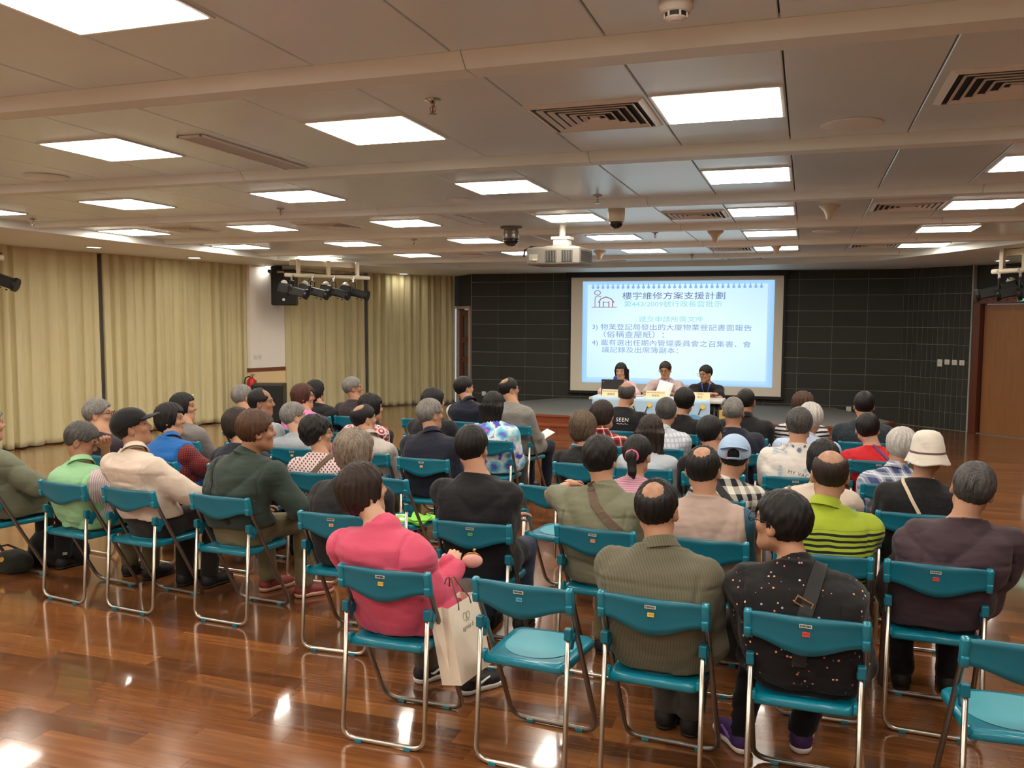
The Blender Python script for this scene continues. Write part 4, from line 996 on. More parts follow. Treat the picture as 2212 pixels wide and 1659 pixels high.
# -------- heads, hair and hats in head coordinates (y forward, z up, origin between the ears)
def head_field(F, T, M, N, fem=False, k=1.0):
    """T: local point -> figure point"""
    F.cone(N, T((0, -0.022, -0.035)), 0.056 if not fem else 0.049, 0.053 if not fem else 0.046, 0.03)
    F.ell(T((0, -0.012, 0.022)), (0.073, 0.093, 0.088), M, 0.02)
    F.ell(T((0, 0.022, -0.045)), (0.060 if not fem else 0.056, 0.066, 0.078), M, 0.035)
    F.cone(T((0, 0.06, -0.098)), T((0, 0.055, -0.09)), 0.026, 0.03, 0.03)
    for s in (-1, 1):
        F.cone(T((s*0.05, 0.0, -0.07)), T((s*0.02, 0.062, -0.1)), 0.014, 0.016, 0.03)
        F.ell(T((s*0.036, 0.062, -0.028)), (0.022, 0.02, 0.018), M, 0.02)
        F.ell(T((s*0.031, 0.094, 0.006)), (0.017, 0.016, 0.011), M, 0.012, 's')
        F.ell(T((s*0.031, 0.073, 0.005)), (0.0135, 0.0135, 0.0125), M, 0.004)
        F.cone(T((s*0.014, 0.083, 0.024)), T((s*0.046, 0.072, 0.024)), 0.008, 0.008, 0.012)
        F.ell(T((s*0.079, -0.008, -0.016)), (0.0125, 0.022, 0.034), M @ Euler((0.15, 0, s*-0.35)).to_matrix(), 0.008)
        F.ell(T((s*0.09, 0.0, -0.012)), (0.008, 0.010, 0.018), M, 0.006, 's')
    F.cone(T((0, 0.083, 0.012)), T((0, 0.102, -0.022)), 0.0075, 0.0115, 0.012); F.ell(T((0, 0.096, -0.028)), (0.017, 0.011, 0.009), M, 0.008)
    F.ell(T((0, 0.083, -0.058)), (0.022, 0.0095, 0.0065), M, 0.005); F.ell(T((0, 0.082, -0.069)), (0.019, 0.0095, 0.007), M, 0.005)
def interp1(y, xs, zs): return np.interp(y, xs, zs).astype(f32)
_hair = {}
def hair_mesh(style, var=0):
    key = (style, var)
    if key in _hair: return _hair[key]
    rr = np.random.RandomState(hash(style) % 1000 if False else sum(ord(c) for c in style)*7+var)
    longz = {'long': -0.34, 'longer': -0.40}.get(style, -0.15)
    st = 0.0072
    F = Field(axis(-0.135, 0.135, st), axis(-0.20, 0.125, st), axis(longz-0.03, 0.16, st))
    th = {'short': 0.014, 'crew': 0.008, 'crown': 0.010, 'horse': 0.008, 'thin': 0.009, 'reced': 0.013, 'bob': 0.018, 'perm': 0.02, 'shag': 0.02, 'long': 0.015, 'longer': 0.017, 'tail': 0.013, 'full': 0.016, 'curly': 0.017}[style]
    c = (0, -0.012, 0.022); rr0 = var*1.3
    F.ell(c, (0.076+th*0.9, 0.096+th, 0.09+th), None, 0)
    if style in ('full', 'perm', 'shag'): F.ell((0, -0.035, 0.035), (0.080+th*0.6, 0.085+th*0.6, 0.085+th*0.7), None, 0.03)
    if style in ('bob', 'shag'): F.ell((0, -0.025, -0.035), (0.079+th*0.6, 0.078+th*0.4, 0.075), None, 0.03)
    if style == 'perm': F.ell((0, -0.035, -0.02), (0.083, 0.075, 0.07), None, 0.03)
    if style in ('long', 'longer'):
        F.ell((0, -0.02, -0.04), (0.093, 0.082, 0.1), None, 0.03)
        F.put(lambda X, Y, Z: np.maximum(np.sqrt((X/0.1)**2+((Y+0.075)/0.048)**2)*0.048-0.048, np.maximum(Z-0.0, longz-Z)), (-.14, -.2, longz-0.02), (.14, .05, 0.02), 0.04)
    hl = {'short': ([-.13, -.07, -.035, -.018, 0.02, .045, .065, .085, .13], [-.078, -.072, -.05, .004, .010, .012, .046, .066, .07]),
          'bob': ([-.13, -.05, 0.0, .03, .052, .066, .085, .13], [-.10, -.105, -.105, -.10, -.07, .03, .05, .055]),
          'perm': ([-.13, -.05, -.015, .015, .045, .06, .085, .13], [-.085, -.085, -.05, .0, .005, .04, .055, .06]),
          'long': ([-.2, -.03, 0.02, .045, .058, .07, .085, .13], [-.5, -.5, -.16, -.13, -.05, .04, .06, .065])}
    h = hl['bob' if style in ('bob', 'shag') else 'perm' if style in ('perm', 'full', 'curly') else 'long' if style in ('long', 'longer') else 'short']
    F.put(lambda X, Y, Z: (interp1(Y, *h)+0.0025*np.sin(X*190+rr0)+0.002*np.sin(X*410+Y*200)-Z)*0.75, (-1, -1, -1), (1, 1, 1), op='i')
    if style in ('bob', 'shag', 'long', 'longer'):   # keep the face open
        F.put(lambda X, Y, Z: np.maximum(np.maximum(np.abs(X)-0.058-0.2*np.maximum(0, -Z-0.02), 0.028-Y), Z-0.052)+0*X, (-1, -1, -1), (1, 1, 1), 0.012, 's')
    if style == 'crown': F.ell((0.0, -0.052-0.01*var, 0.112), (0.044+0.006*var, 0.05, 0.052), None, 0.03, 's')
    if style == 'horse': F.ell((0, -0.005, 0.105), (0.06, 0.098+0.008*var, 0.062+0.006*var), None, 0.028, 's')
    if style == 'reced': F.ell((0, 0.07, 0.1), (0.075, 0.06, 0.062), None, 0.02, 's')
    if style == 'tail':
        F.cone((0, -0.1, 0.0), (0.02, -0.135, -0.015), 0.03, 0.028, 0.02); F.cone((0.02, -0.135, -0.015), (0.035, -0.14, -0.11), 0.034, 0.026, 0.02); F.cone((0.035, -0.14, -0.11), (0.04, -0.125, -0.145), 0.024, 0.01, 0.02)
    ph = rr.rand(6)*6.28; fr = {'perm': 26, 'curly': 26, 'shag': 20}.get(style, 19); am = {'perm': 0.004, 'curly': 0.0032, 'shag': 0.0048, 'bob': 0.0032, 'full': 0.0034, 'long': 0.0036, 'longer': 0.0036, 'crew': 0.0008, 'thin': 0.0012, 'horse': 0.0014}.get(style, 0.0024)
    def strands(X, Y, Z):
        a = np.arctan2(X, -(Y+0.03)+1e-4)
        sw = 0.5*np.sin(a*3+ph[2]) + 0.35*np.sin(Z*38+ph[3])
        d = np.sin(a*fr+sw*3+ph[0]) + 0.6*np.sin(a*fr*1.9+Z*30+ph[1])
        if style in ('perm', 'curly'): d = d*0.5+np.sin(Z*95+ph[4]+2*np.sin(a*5))*np.sin(a*14+ph[5]+X*20)
        return d*am
    F.put(strands, (-1, -1, -1), (1, 1, 1), op='a')
    V, Q = nets(F); _hair[key] = raw_mesh('hair', V, Q, [HAIRS['black']], True)
    return _hair[key]
def solid(fn_list, lo, hi, st, name, mat):
    F = Field(axis(lo[0], hi[0], st), axis(lo[1], hi[1], st), axis(lo[2], hi[2], st))
    for f in fn_list: f(F)
    V, Q = nets(F); return raw_mesh(name, V, Q, [mat], True)
def mat_obj(name, me, parent, mat, **kw):
    o = link(name, me, parent, **kw)
    o.material_slots[0].link = 'OBJECT'; o.material_slots[0].material = mat
    return o

TIGHT = {'torso': [(0, .150, .115), (.15, .163, .122), (.35, .158, .115), (.6, .166, .118), (.76, .176, .105), (.84, .158, .09), (.90, .122, .078), (.955, .086, .064), (1.0, .060, .056)]}
def ik(S, T, l1, l2, pole):
    S, T, pole = (np.asarray(v, float) for v in (S, T, pole)); d = T-S; L = np.linalg.norm(d)
    if L > (l1+l2)*0.995: T = S+d/L*(l1+l2)*0.995; d = T-S; L = np.linalg.norm(d)
    a = (l1*l1-l2*l2+L*L)/(2*L); h = math.sqrt(max(0, l1*l1-a*a)); u = d/L; p = pole-u*(pole@u); p /= np.linalg.norm(p)+1e-9
    return S+u*a+p*h, T
ARM = {'lap': ((.085, .23, .60), (.42, -.8, -.4)), 'knee': ((.12, .33, .60), (.45, -.7, -.4)), 'cross': ((-.06, .20, .70), (.62, -.4, -.7)), 'mid': ((.03, .24, .63), (.8, -.6, -.35)),
       'table': ((.10, .36, .775), (.8, -.5, -.3))}
SHOE_M = {}
def figure(label, at, top=1.2, hx=0.0, hy=0.03, yaw=0, pitch=0, tilt=0, sw=0.165, girth=1.0, fem=False, skin=0, hair=('short', 'black'), shirt=None, over=None,
           legs=None, shoe=('leather', (28, 26, 26), (20, 18, 18)), arms=('lap', 'lap'), feet=((-.10, .37, 0), (.10, .37, 0)), kx=.12, fine=0.016, hand='soft', seed=0, cat='person', loc=None, rot=None, group=None):
    """shirt/over: dict(mat, sleeve, hem, infl, collar); at = (chair x, row y, turn in degrees)"""
    rr = np.random.RandomState(seed+11)
    x, Y, r = at; a = R(r); ox, oy = (x+math.sin(a)*0.2, Y+math.cos(a)*0.2) if loc is None else loc
    o = thing('person', label, 'person', (ox, oy, 0), -a)
    if group: o['group'] = group
    N = np.array([hx*(0.5 if hx < 0.1 else 0.78), hy-0.04, top-0.25]); Hc = np.array([hx, hy, top-0.12])
    M = Euler((R(-pitch), R(tilt), R(-yaw)), 'XYZ').to_matrix()   # tilt: towards the right shoulder
    Mn = np.array(M, float)
    def T(p): return Hc+Mn@np.asarray(p, float)
    sc = sw/0.165
    prof = TIGHT['torso']; us = [p[0] for p in prof]
    def torso(F, infl, zlo=0.44, k=0.02):
        ws = [(p[1]*(sc if p[0] > .5 else (0.5+0.5*sc))*(girth if p[0] < .9 else 1)+infl) for p in prof]; ds = [p[2]*(girth if p[0] < .9 else 1)+infl for p in prof]
        z0 = 0.44; zN = N[2]
        def fn(X, Yy, Z):
            u = np.clip((Z-z0)/(zN-z0), 0, 1); wv = interp1(u, us, ws); dv = interp1(u, us, ds)
            cx = N[0]*u**1.3; cy = interp1(u, [0, .2, .42, .62, .82, 1.0], [.005, -.025, -.068, -.07+.2*(N[1]+.02), N[1]-.035, N[1]])
            q = ((np.abs(X-cx)/wv)**2.5+(np.abs(Yy-cy)/dv)**2.5+1e-9)**(1/2.5)
            return np.maximum((q-1)*np.minimum(wv, dv)*0.95, np.maximum(zlo-Z, Z-zN-infl*0.6))
        F.put(fn, (N[0]-.45, -.4, .38), (N[0]+.45, .5, zN+.08), k)
    J = {}
    for i, s in enumerate((-1, 1)):
        S = np.array([N[0]+s*sw, N[1]-0.012, N[2]-0.118]); A = arms[i]
        tgt, pole = ARM[A] if isinstance(A, str) else (A[0], A[1] if len(A) > 1 else (.8, -.6, -.35))
        tg = np.array(tgt, float)
        if isinstance(A, str): tg[0] *= s
        pl = np.array(pole, float)
        if isinstance(A, str) or len(A) < 3: pl[0] *= s
        E, W = ik(S, tg, 0.275, 0.235, pl); J[s] = (S, E, W)
    def limbs(F, infl, upto=2.0, k=0.02):
        for s in (-1, 1):
            S, E, W = J[s]; F.ell(S, (0.050+infl*.8,)*3, None, 0.035)
            g = 0.9+0.1*girth
            if upto < 1: e = S+(E-S)*upto; F.cone(S, e, 0.053*g, 0.050*g, 0.035, infl=infl)
            else:
                F.cone(S, E, 0.053*g, 0.043*g, 0.035, infl=infl); w = E+(W-E)*min(1, upto-1); F.cone(E, w, 0.043*g, 0.031+0.012*(2-upto), 0.015, infl=infl)
    HIP = {s: np.array([s*0.085, 0.01, 0.532]) for s in (-1, 1)}
    KN = {}; AN = {}
    for i, s in enumerate((-1, 1)):
        fx, fy, fa = feet[i]; KN[s] = np.array([s*kx+(fx-s*0.1)*0.3, 0.385, 0.492]); AN[s] = np.array([fx, fy, 0.085])
    def lower(F, infl, cuff=0.0):
        F.ell((0, -0.012, 0.538), (0.164*(.5+.5*girth)+infl, 0.118+infl, 0.1+infl*0.3), None, 0.02)
        for s in (-1, 1):
            F.cone(HIP[s], KN[s], 0.086, 0.06, 0.03, infl=infl*0.6); F.cone(KN[s], AN[s], 0.056, 0.036+cuff, 0.02, infl=infl)
    xs = [J[s][i][0] for s in (-1, 1) for i in range(3)]; ys = [J[s][i][1] for s in (-1, 1) for i in range(3)]; zs_ = [J[s][i][2] for s in (-1, 1) for i in range(3)]
    xlo, xhi = min(min(xs)-.1, -.27), max(max(xs)+.1, .27); ylo, yhi = min(-.31, min(ys)-.1), max(0.55, max(ys)+.1)
    # ---- body: one continuous skin, fine round the head
    hs = 0.0068 if fine < 0.017 else 0.0078
    F = Field(axis(xlo, xhi, 0.022, (Hc[0]-.12, Hc[0]+.12), hs), axis(ylo, yhi, 0.024, (Hc[1]-.13, Hc[1]+.13), hs), axis(0.02, top+0.02, 0.022, (Hc[2]-.15, top+0.02), hs))
    torso(F, -0.006); limbs(F, -0.004); lower(F, -0.004)
    for i, s in enumerate((-1, 1)):
        fa = R(feet[i][2]); fd = np.array([math.sin(fa), math.cos(fa), 0]); F.cone(AN[s]-fd*.015+np.array([0, 0, -.035]), AN[s]+fd*.1+np.array([0, 0, -.052]), 0.03, 0.022, 0.02)
    head_field(F, T, M, N, fem)
    V, Q = nets(F)
    L = (V-Hc)@Mn                                   # head coordinates of every vertex
    feat = np.zeros((len(V), 4), f32)
    def mark(c, rad, col, al=1.0, both=True):
        for s in ((-1, 1) if both else (1,)):
            m = (((L[:, 0]-s*c[0])/rad[0])**2+((L[:, 1]-c[1])/rad[1])**2+((L[:, 2]-c[2])/rad[2])**2) < 1; feat[m, :3] = lin(col); feat[m, 3] = al
    mark((0, .088, -.063), (.026, .02, .011), (150, 82, 76), 0.6, False); mark((.031, .085, .0285), (.020, .03, .0055), (40, 32, 30), 0.8); mark((.031, .09, .005), (.0165, .02, .0055), (30, 24, 22), 0.95)
    if hair and hair[0] in ('crown', 'horse', 'thin', 'reced'):
        m = (L[:, 2] > 0.03) & (feat[:, 3] == 0); nz = 0.5+0.5*np.sin(L[:, 0]*140+np.sin(L[:, 1]*90)*2)*np.sin(L[:, 1]*110)
        feat[m, :3] = lin((52, 40, 34)); feat[m, 3] = (0.06+0.26*nz[m]) if hair[0] != 'thin' else 0.4
    nb = len(V); Vs = [V]; Qs = [Q]
    for s in (-1, 1):
        S, E, W = J[s]; d = W-E; d = d/np.linalg.norm(d); upv = np.array([0, 0, 1.0]) if abs(d[2]) < .85 else np.array([0, -1.0, 0])
        dd_ = d.copy()
        if hand == 'soft' and abs(d[2]) < .9: dd_ = d+np.array([-s*0.25, 0.1, -0.05])
        Fm = frame_from(dd_, upv+np.array([s*0.25, 0, 0])); hv, hq = HANDS[hand if isinstance(hand, str) else hand[0 if s < 0 else 1]]
        hv = hv.copy(); hv[:, 0] *= -s
        P = W+d*0.035+(hv*(0.92 if not fem else 0.84))@Fm.T
        Vs.append(P.astype(f32)); Qs.append((hq if s < 0 else hq[:, ::-1])+nb); nb += len(hv)
    V = np.concatenate(Vs); Q = np.concatenate(Qs); feat = np.concatenate([feat, np.zeros((nb-len(feat), 4), f32)])
    me = raw_mesh('body', V, Q, [SKINS[skin]], True)
    at_ = me.attributes.new('feature', 'FLOAT_COLOR', 'POINT'); at_.data.foreach_set('color', feat.ravel())
    link('body', me, o)
    ph = rr.rand(8)*6.28
    def folds(amp, lim=0.006):
        def fn(X, Yy, Z):
            lo = np.clip((0.90-Z)/0.3, 0.3, 1.0)
            a1 = (1-2*np.abs(np.sin(17*Z+5*X+ph[0]+1.1*np.sin(8*X+ph[1])+0.8*np.sin(7*Yy+ph[6])))**0.7)*(0.5+0.5*np.sin(7*X+6*Z+ph[2]))
            a2 = (1-2*np.abs(np.sin(11*Z-15*np.abs(X-0.02)+ph[3]+0.9*np.sin(9*Z+ph[4])))**0.7)*(0.5+0.5*np.sin(6*X-8*Z+ph[5]))
            
            a3 = np.sin(30*Z+3*np.abs(X)+ph[7])*np.clip((np.abs(X-N[0])-0.16)/0.05, 0, 1)
            seam = 0.9*np.exp(-((np.abs(X-N[0])-sw-0.004+0.1*np.clip(N[2]-0.1-Z, 0, 1))/0.005)**2)*(Z > N[2]-0.26)
            return np.minimum(amp*(lo*a1+0.9*a2+0.28*a3+seam), lim)
        return fn
    res = {}
    def garment(nm, g):
        infl = g.get('infl', 0.012); sl = g.get('sleeve', 'long'); hem = g.get('hem', 0.455)
        F = Field(axis(xlo-.02, xhi+.02, fine), axis(ylo-.02, yhi, fine), axis(0.40, top-0.12, fine))
        torso(F, infl, 0.43)
        F.ell((0, -0.016, 0.54), (0.166*(.5+.5*girth)+infl, 0.118+infl*0.8, 0.105+infl*.2), None, 0.04)
        if hem < 0.5:
            for s in (-1, 1): F.cone(HIP[s], HIP[s]+(KN[s]-HIP[s])*g.get('skirt', 0.42), 0.088, 0.08, 0.04, infl=infl*0.8)
        if sl != 'none': limbs(F, infl+0.004, {'long': 1.92, 'short': 0.6, 'rolled': 1.35, 'cap': 0.4}[sl])
        else:
            for s in (-1, 1): F.ell(J[s][0]+np.array([-s*0.02, 0, 0.0]), (0.054+infl,)*3, None, 0.04)
        F.put(folds(g.get('fold', 0.0065), infl*0.5), (-9, -9, -9), (9, 9, 9), op='a')
        if g.get('yoke'):
            yz = N[2]-g['yoke']
            F.put(lambda X, Yy, Z: 0.005*np.exp(-((Z-yz+0.25*(X-N[0])**2)/0.005)**2)*(Yy < 0.02), (-9, -9, -9), (9, 9, 9), op='a')
        if g.get('puff'):
            F.put(lambda X, Yy, Z: -0.010*np.abs(np.sin(Z*PI/0.075))+0.004+0*X+0*Yy, (-9, -9, -9), (9, 9, 9), op='a')
        if sl == 'none':   # open arm holes
            for s in (-1, 1):
                S, E, W = J[s]; c = np.array([N[0]+s*(sw+0.035), S[1], S[2]-0.02])
                nrm = np.array([s*1.0, 0, 0.12]); nrm /= np.linalg.norm(nrm); cc = c.copy()
                F.put(lambda X, Yy, Z, nrm=nrm, cc=cc: (X-cc[0])*nrm[0]+(Yy-cc[1])*nrm[1]+(Z-cc[2])*nrm[2], (-9, -9, S[2]-.2), (9, 9, 9), op='i')
        F.put(lambda X, Yy, Z: interp1(Z, [.44, .57, .625, .765, .82, .95], [-.25, -.232, -.192, -.200, -.235, -.33])-0.018*np.clip(1-(X/0.19)**2, 0, 1)*((Z > .60) & (Z < .79))-Yy, (-9, -9, -9), (9, 9, 9), op='i')
        hz = hem
        F.put(lambda X, Yy, Z: hz-Z+0.004*np.sin(X*30+ph[7])+0*Yy, (-9, -9, -9), (9, 9, 9), op='i')
        nk = g.get('neck', -0.012)
        nrm = np.array([0, 0.35, 1.0]); nrm /= np.linalg.norm(nrm)
        F.put(lambda X, Yy, Z: (Yy-N[1])*nrm[1]+(Z-N[2]-nk)*nrm[2]+0*X, (-9, -9, N[2]-.25), (9, 9, 9), op='i')
        if g.get('collar', 0) >= .02:
            up_ = T((0, -0.022, -0.035))-N; up_ /= np.linalg.norm(up_); zax = Vector(up_)+Vector((0, .22, 0)); zax.normalize(); xax = Vector((1, 0, 0)); xax = (xax-zax*xax.dot(zax)).normalized(); yax = zax.cross(xax)
            MC = Matrix((xax, yax, zax)).transposed(); k = 0.88 if fem else 1.0; cp = N+up_*(-.012)+np.array([0, -.004, 0])
            pr = [(.060*k, -.02), (.0585*k, .026), (.061*k, .031), (.0645*k, .029), (.074*k, .004), (.085*k, -.016), (.0845*k, -.019), (.080*k, -.018), (.068*k, .004)]
            cb = MB().lathe(pr, tuple(cp), 26, M=MC); cb.f = [f for f in cb.f if len(f) == 4]; cb.m = cb.m[:len(cb.f)]
            cb.build('collar', g['mat'], o, smooth=True)
        elif g.get('collar'):
            h = g['collar']; up_ = T((0, -0.022, -0.035))-N; up_ /= np.linalg.norm(up_); b0 = N-up_*0.04; b1 = N+up_*h*0.55
            F.cone(b0, b1, 0.088 if not fem else 0.076, 0.067 if not fem else 0.058, 0.012)
            F.put(lambda X, Yy, Z: (X-b1[0])*up_[0]+(Yy-b1[1])*up_[1]*1.6+(Z-b1[2])*up_[2], (-9, -9, N[2]-0.02), (9, 9, 9), op='i')
        if g.get('hood'):
            F.ell(N+np.array([0, -0.085, -0.04]), (0.1, 0.045, 0.06), None, 0.02)
        V, Q = nets(F); me = raw_mesh(nm, V, Q, [g['mat']], True); ob = link(nm, me, o); res[nm] = (V, Q, ob)
        if g.get('label'): ob['label'] = g['label']
        return ob
    last = None
    if shirt: last = garment(shirt.get('name', 'shirt'), shirt); nm_top = shirt.get('name', 'shirt')
    if over: last = garment(over.get('name', 'vest'), over); nm_top = over.get('name', 'vest')
    # ---- trousers and shoes
    ztop = 0.66 if (shirt or {}).get('hem', 0) > 0.5 else 0.50
    lm_ = legs or flat('trousers_black', (24, 24, 27), 0.9)
    F = Field(axis(-.30, .30, 0.019), axis(-.30, max(0.56, feet[0][1]+.15), 0.019), axis(0.06, 0.70, 0.019))
    lower(F, 0.010, 0.012); torso(F, 0.006, 0.44); F.put(folds(0.003, 0.003), (-9, -9, -9), (9, 9, 9), op='a')
    F.put(lambda X, Yy, Z: np.maximum(0.078-Z, np.maximum(np.minimum(Z-ztop, 0.08-Yy), Z-0.70))+0*X, (-9, -9, -9), (9, 9, 9), op='i')
    V, Q = nets(F); link('trousers', raw_mesh('trousers', V, Q, [lm_], True), o)
    st, uc, soc = shoe
    if (st,) not in SHOE_M:
        (v1, q1), (v2, q2) = SHOES[st]; SHOE_M[(st,)] = (raw_mesh('shoe', v1, q1, [RUB], True), raw_mesh('sole', v2, q2, [RUB], True))
    for i, s in enumerate((-1, 1)):
        fx, fy, fa = feet[i]
        sh = mat_obj('shoe', SHOE_M[(st,)][0], o, flat('shoe_upper', uc, 0.6), loc=(fx, fy+0.02, 0.0), rot=(0, 0, R(-fa)))
        mat_obj('sole', SHOE_M[(st,)][1], sh, flat('shoe_sole', soc, 0.6))
    # ---- hair
    eul = M.to_euler()
    if hair:
        style, hm = hair[0], hair[1]; var = hair[2] if len(hair) > 2 else 0
        mat_obj('hair', hair_mesh(style, var), o, HAIRS[hm], loc=tuple(Hc), rot=tuple(eul))
    o['_'] = 0; del o['_']
    return dict(o=o, T=T, M=M, Hc=Hc, N=N, J=J, top=res.get(nm_top) if shirt else None, eul=eul, res=res)

# -------- worn things that follow the cloth
def bvh_of(P):
    if 'bvh' not in P:
        V, Q, ob = P['top']; P['bvh'] = BVHTree.FromPolygons([tuple(map(float, v)) for v in V], [tuple(map(int, q)) for q in Q])
    return P['bvh']
def back_hit(P, x, z):
    h = bvh_of(P).ray_cast(Vector((x, -0.9, z)), Vector((0, 1, 0)))
    return (h[0], h[1]) if h[0] is not None else (None, None)
def strap(P, pts, width, mat, name='shoulder_strap', over_front=True, label=None):
    """band laid on the back from (x, z) to (x, z); continues over the shoulder"""
    S = []
    for i in range(len(pts)-1):
        (x0, z0), (x1, z1) = pts[i], pts[i+1]
        for k in range(10):
            t = k/10; S.append((x0+(x1-x0)*t, z0+(z1-z0)*t))
    S.append(pts[-1]); C_ = []
    for x, z in S:
        h, n = back_hit(P, x, z)
        if h is not None: C_.append((h, n))
    if over_front and C_:
        x, y0 = C_[-1][0].x, C_[-1][0].y
        for k in range(1, 9):
            h = bvh_of(P).ray_cast(Vector((x, y0+0.018*k, 1.6)), Vector((0, 0, -1)))
            if h[0] is not None and h[0].z > C_[-1][0].z-0.06: C_.append((h[0], h[1]))
    b = MB(); m = len(C_)
    if m < 2: return None
    V = []
    for i, (p, n) in enumerate(C_):
        d = (C_[min(i+1, m-1)][0]-C_[max(i-1, 0)][0]); d.normalize(); sd = d.cross(n); sd.normalize()
        for (u, off) in ((-width/2, 0.001), (width/2, 0.001), (width/2, 0.007), (-width/2, 0.007)): V.append(p+sd*u+n*off)
    Fs = []
    for i in range(m-1):
        for k in range(4): k2 = (k+1) % 4; Fs.append((4*i+k, 4*i+k2, 4*(i+1)+k2, 4*(i+1)+k))
    Fs += [(3, 2, 1, 0), tuple(4*(m-1)+k for k in range(4))]
    ob = b.add(V, Fs).build(name, mat, P['o'])
    if label: ob['label'] = label
    return ob
def decal(P, V2, Fs, x0, z0, mat, name, rot=0.0, off=0.003):
    """flat print (2D verts) laid on the back of the garment"""
    c, s = math.cos(rot), math.sin(rot); V = []; ok = True
    for u, v in V2:
        h, n = back_hit(P, x0+u*c-v*s, z0+u*s+v*c)
        if h is None: h = Vector((x0+u*c-v*s, V[-1][1] if V else -0.15, z0+u*s+v*c)); n = Vector((0, -1, 0))
        V.append(tuple(h+n*off))
    ob = link(name, raw_mesh(name, V, Fs, mat, False), P['o']); ob['kind'] = 'stuff'; return ob
def shapes(polys):
    V = []; Fs = []
    for p in polys: b = len(V); V += list(p); Fs.append(tuple(range(b, b+len(p))))
    return V, Fs
def glasses(P, mat=None, name='glasses'):
    b = MB()
    for s in (-1, 1):
        ring = [(s*(0.033+0.025*math.cos(t)), 0.108-0.3*abs(0.025*math.cos(t))*0.2, 0.003+0.019*math.sin(t)) for t in np.linspace(0, 2*PI, 15)[:-1]]
        b.tube(ring, 0.0022, 5, closed=True); b.tube([(s*0.058, 0.104, 0.008), (s*0.082, 0.085, 0.008), (s*0.087, 0.0, 0.006), (s*0.082, -0.02, -0.008)], 0.0022, 5)
    b.tube([(-0.009, 0.108, 0.006), (0, 0.112, 0.009), (0.009, 0.108, 0.006)], 0.002, 5)
    return b.build(name, mat or BKM, P['o'], tuple(P['Hc']), tuple(P['eul']), True)
# ================================================================ the audience
BLACKC = cloth('cloth_black', 'solid', (24, 24, 27)); BLACKJ = cloth('jacket_black', 'solid', (32, 30, 32)); TRB = cloth('trousers_charcoal', 'solid', (40, 38, 40))
TRN = cloth('trousers_navy', 'solid', (34, 40, 56)); TRK = cloth('trousers_khaki', 'solid', (122, 112, 82)); TRG = cloth('trousers_grey', 'solid', (84, 80, 76)); JEANS = cloth('denim', 'speckle', (54, 66, 90), (90, 104, 130))
LB = ('leather', (26, 24, 24), (18, 17, 16)); TRN_SHOE = ('trainer', (40, 40, 46), (206, 202, 196))
def S(name, *a, sleeve='long', hem=0.455, infl=0.012, collar=0, part='shirt', s=1.0, cut=None, **kw):
    return dict(mat=cloth(name, *a, s=s, cut=cut), sleeve=sleeve, hem=hem, infl=infl, collar=collar, name=part, **kw)
def seat(at, who, num=None, col='o', lx=0.0): chair(at[0], at[1], at[2], 'teal folding chair under ' + who, num, col, lx)
PP = {}
HEADS = {'pink': (-0.20, -0.02, 1.17), 'bald_grey': (-0.046, 0.03, 1.177), 'dots': (-0.108, 0.042, 1.161), 'edge': (-0.052, -0.05, 1.208), 'green': (-0.077, 0.0, 1.125), 'cap': (-0.119, -0.06, 1.242), 
         'jacket': (0.084, 0.04, 1.247), 'blackgrey': (0.015, 0.03, 1.185), 'blacktee': (-0.082, 0.02, 1.242), 'olive': (-0.055, 0.04, 1.203), 'beige': (-0.037, 0.02, 1.188), 'polo': (0.03, 0.03, 1.214), 
         'maroon': (0.151, 0.05, 1.186), 'plumglass': (-0.162, -0.06, 1.179), 'puffer': (-0.098, 0.015, 1.163), 'navycardi': (-0.105, -0.006, 1.155), 'lattice': (-0.085, 0.03, 1.122), 
         'ponytail': (0.016, 0.03, 1.094), 'boy': (0.133, 0.05, 1.11), 'beigecardi': (0.037, 0.03, 1.119), 'hat': (0.06, 0.03, 1.184), 'clip': (-0.111, -0.06, 1.159), 'receding': (-0.033, 0.03, 1.217), 
         'greytee': (-0.116, -0.009, 1.118), 'lightshirt': (-0.124, -0.037, 1.132), 'navysweat': (-0.046, 0.03, 1.198), 'cardigan': (-0.037, 0.03, 1.113), 'straight': (0.022, 0.03, 1.124), 
         'youngman': (-0.047, 0.03, 1.142), 'vacation': (0.017, 0.03, 1.219), 'blueplaid': (0.04, 0.03, 1.107), 'neck': (-0.107, -0.043, 1.159), 'pinktee': (-0.088, 0.03, 1.184), 'bighair': (0.081, 0.03, 1.103), 
         'blackbob': (-0.027, 0.03, 1.185), 'floral': (-0.044, 0.03, 1.17), 'redplaid': (0.001, 0.03, 1.124), 'check': (0.046, 0.03, 1.168), 'navypolo': (-0.003, 0.03, 1.197), 'lightblue': (0.053, 0.03, 1.163), 
         'red': (-0.077, 0.03, 1.106), 'blackjacket': (-0.112, -0.007, 1.141), 'plumstrap': (-0.108, 0.009, 1.181), 'navyvest': (-0.128, -0.021, 1.222), 'greyshirt': (-0.131, -0.039, 1.232), 
         'seen': (0.059, 0.03, 1.228), 'blacktee2': (0.051, 0.03, 1.174), 'blackshirt': (-0.003, 0.03, 1.201), 'stripes': (0.009, 0.03, 1.167), 'speckled': (-0.0, 0.03, 1.196), }   # head offset sideways, forwards and top height of every listener
def person(key, who, at, num=None, col='o', lx=0.0, **kw):
    near_row = at[1] < 4.6
    kw['hx'], kw['hy'], kw['top'] = HEADS[key]
    kw.setdefault('fine', 0.0095 if near_row else 0.0145); kw.setdefault('seed', len(PP)*3+1)
    PP[key] = figure(kw.pop('label'), at, **kw)
    seat((at[0], at[1], kw.get('crot', at[2])), who, num, col, lx)
    return PP[key]
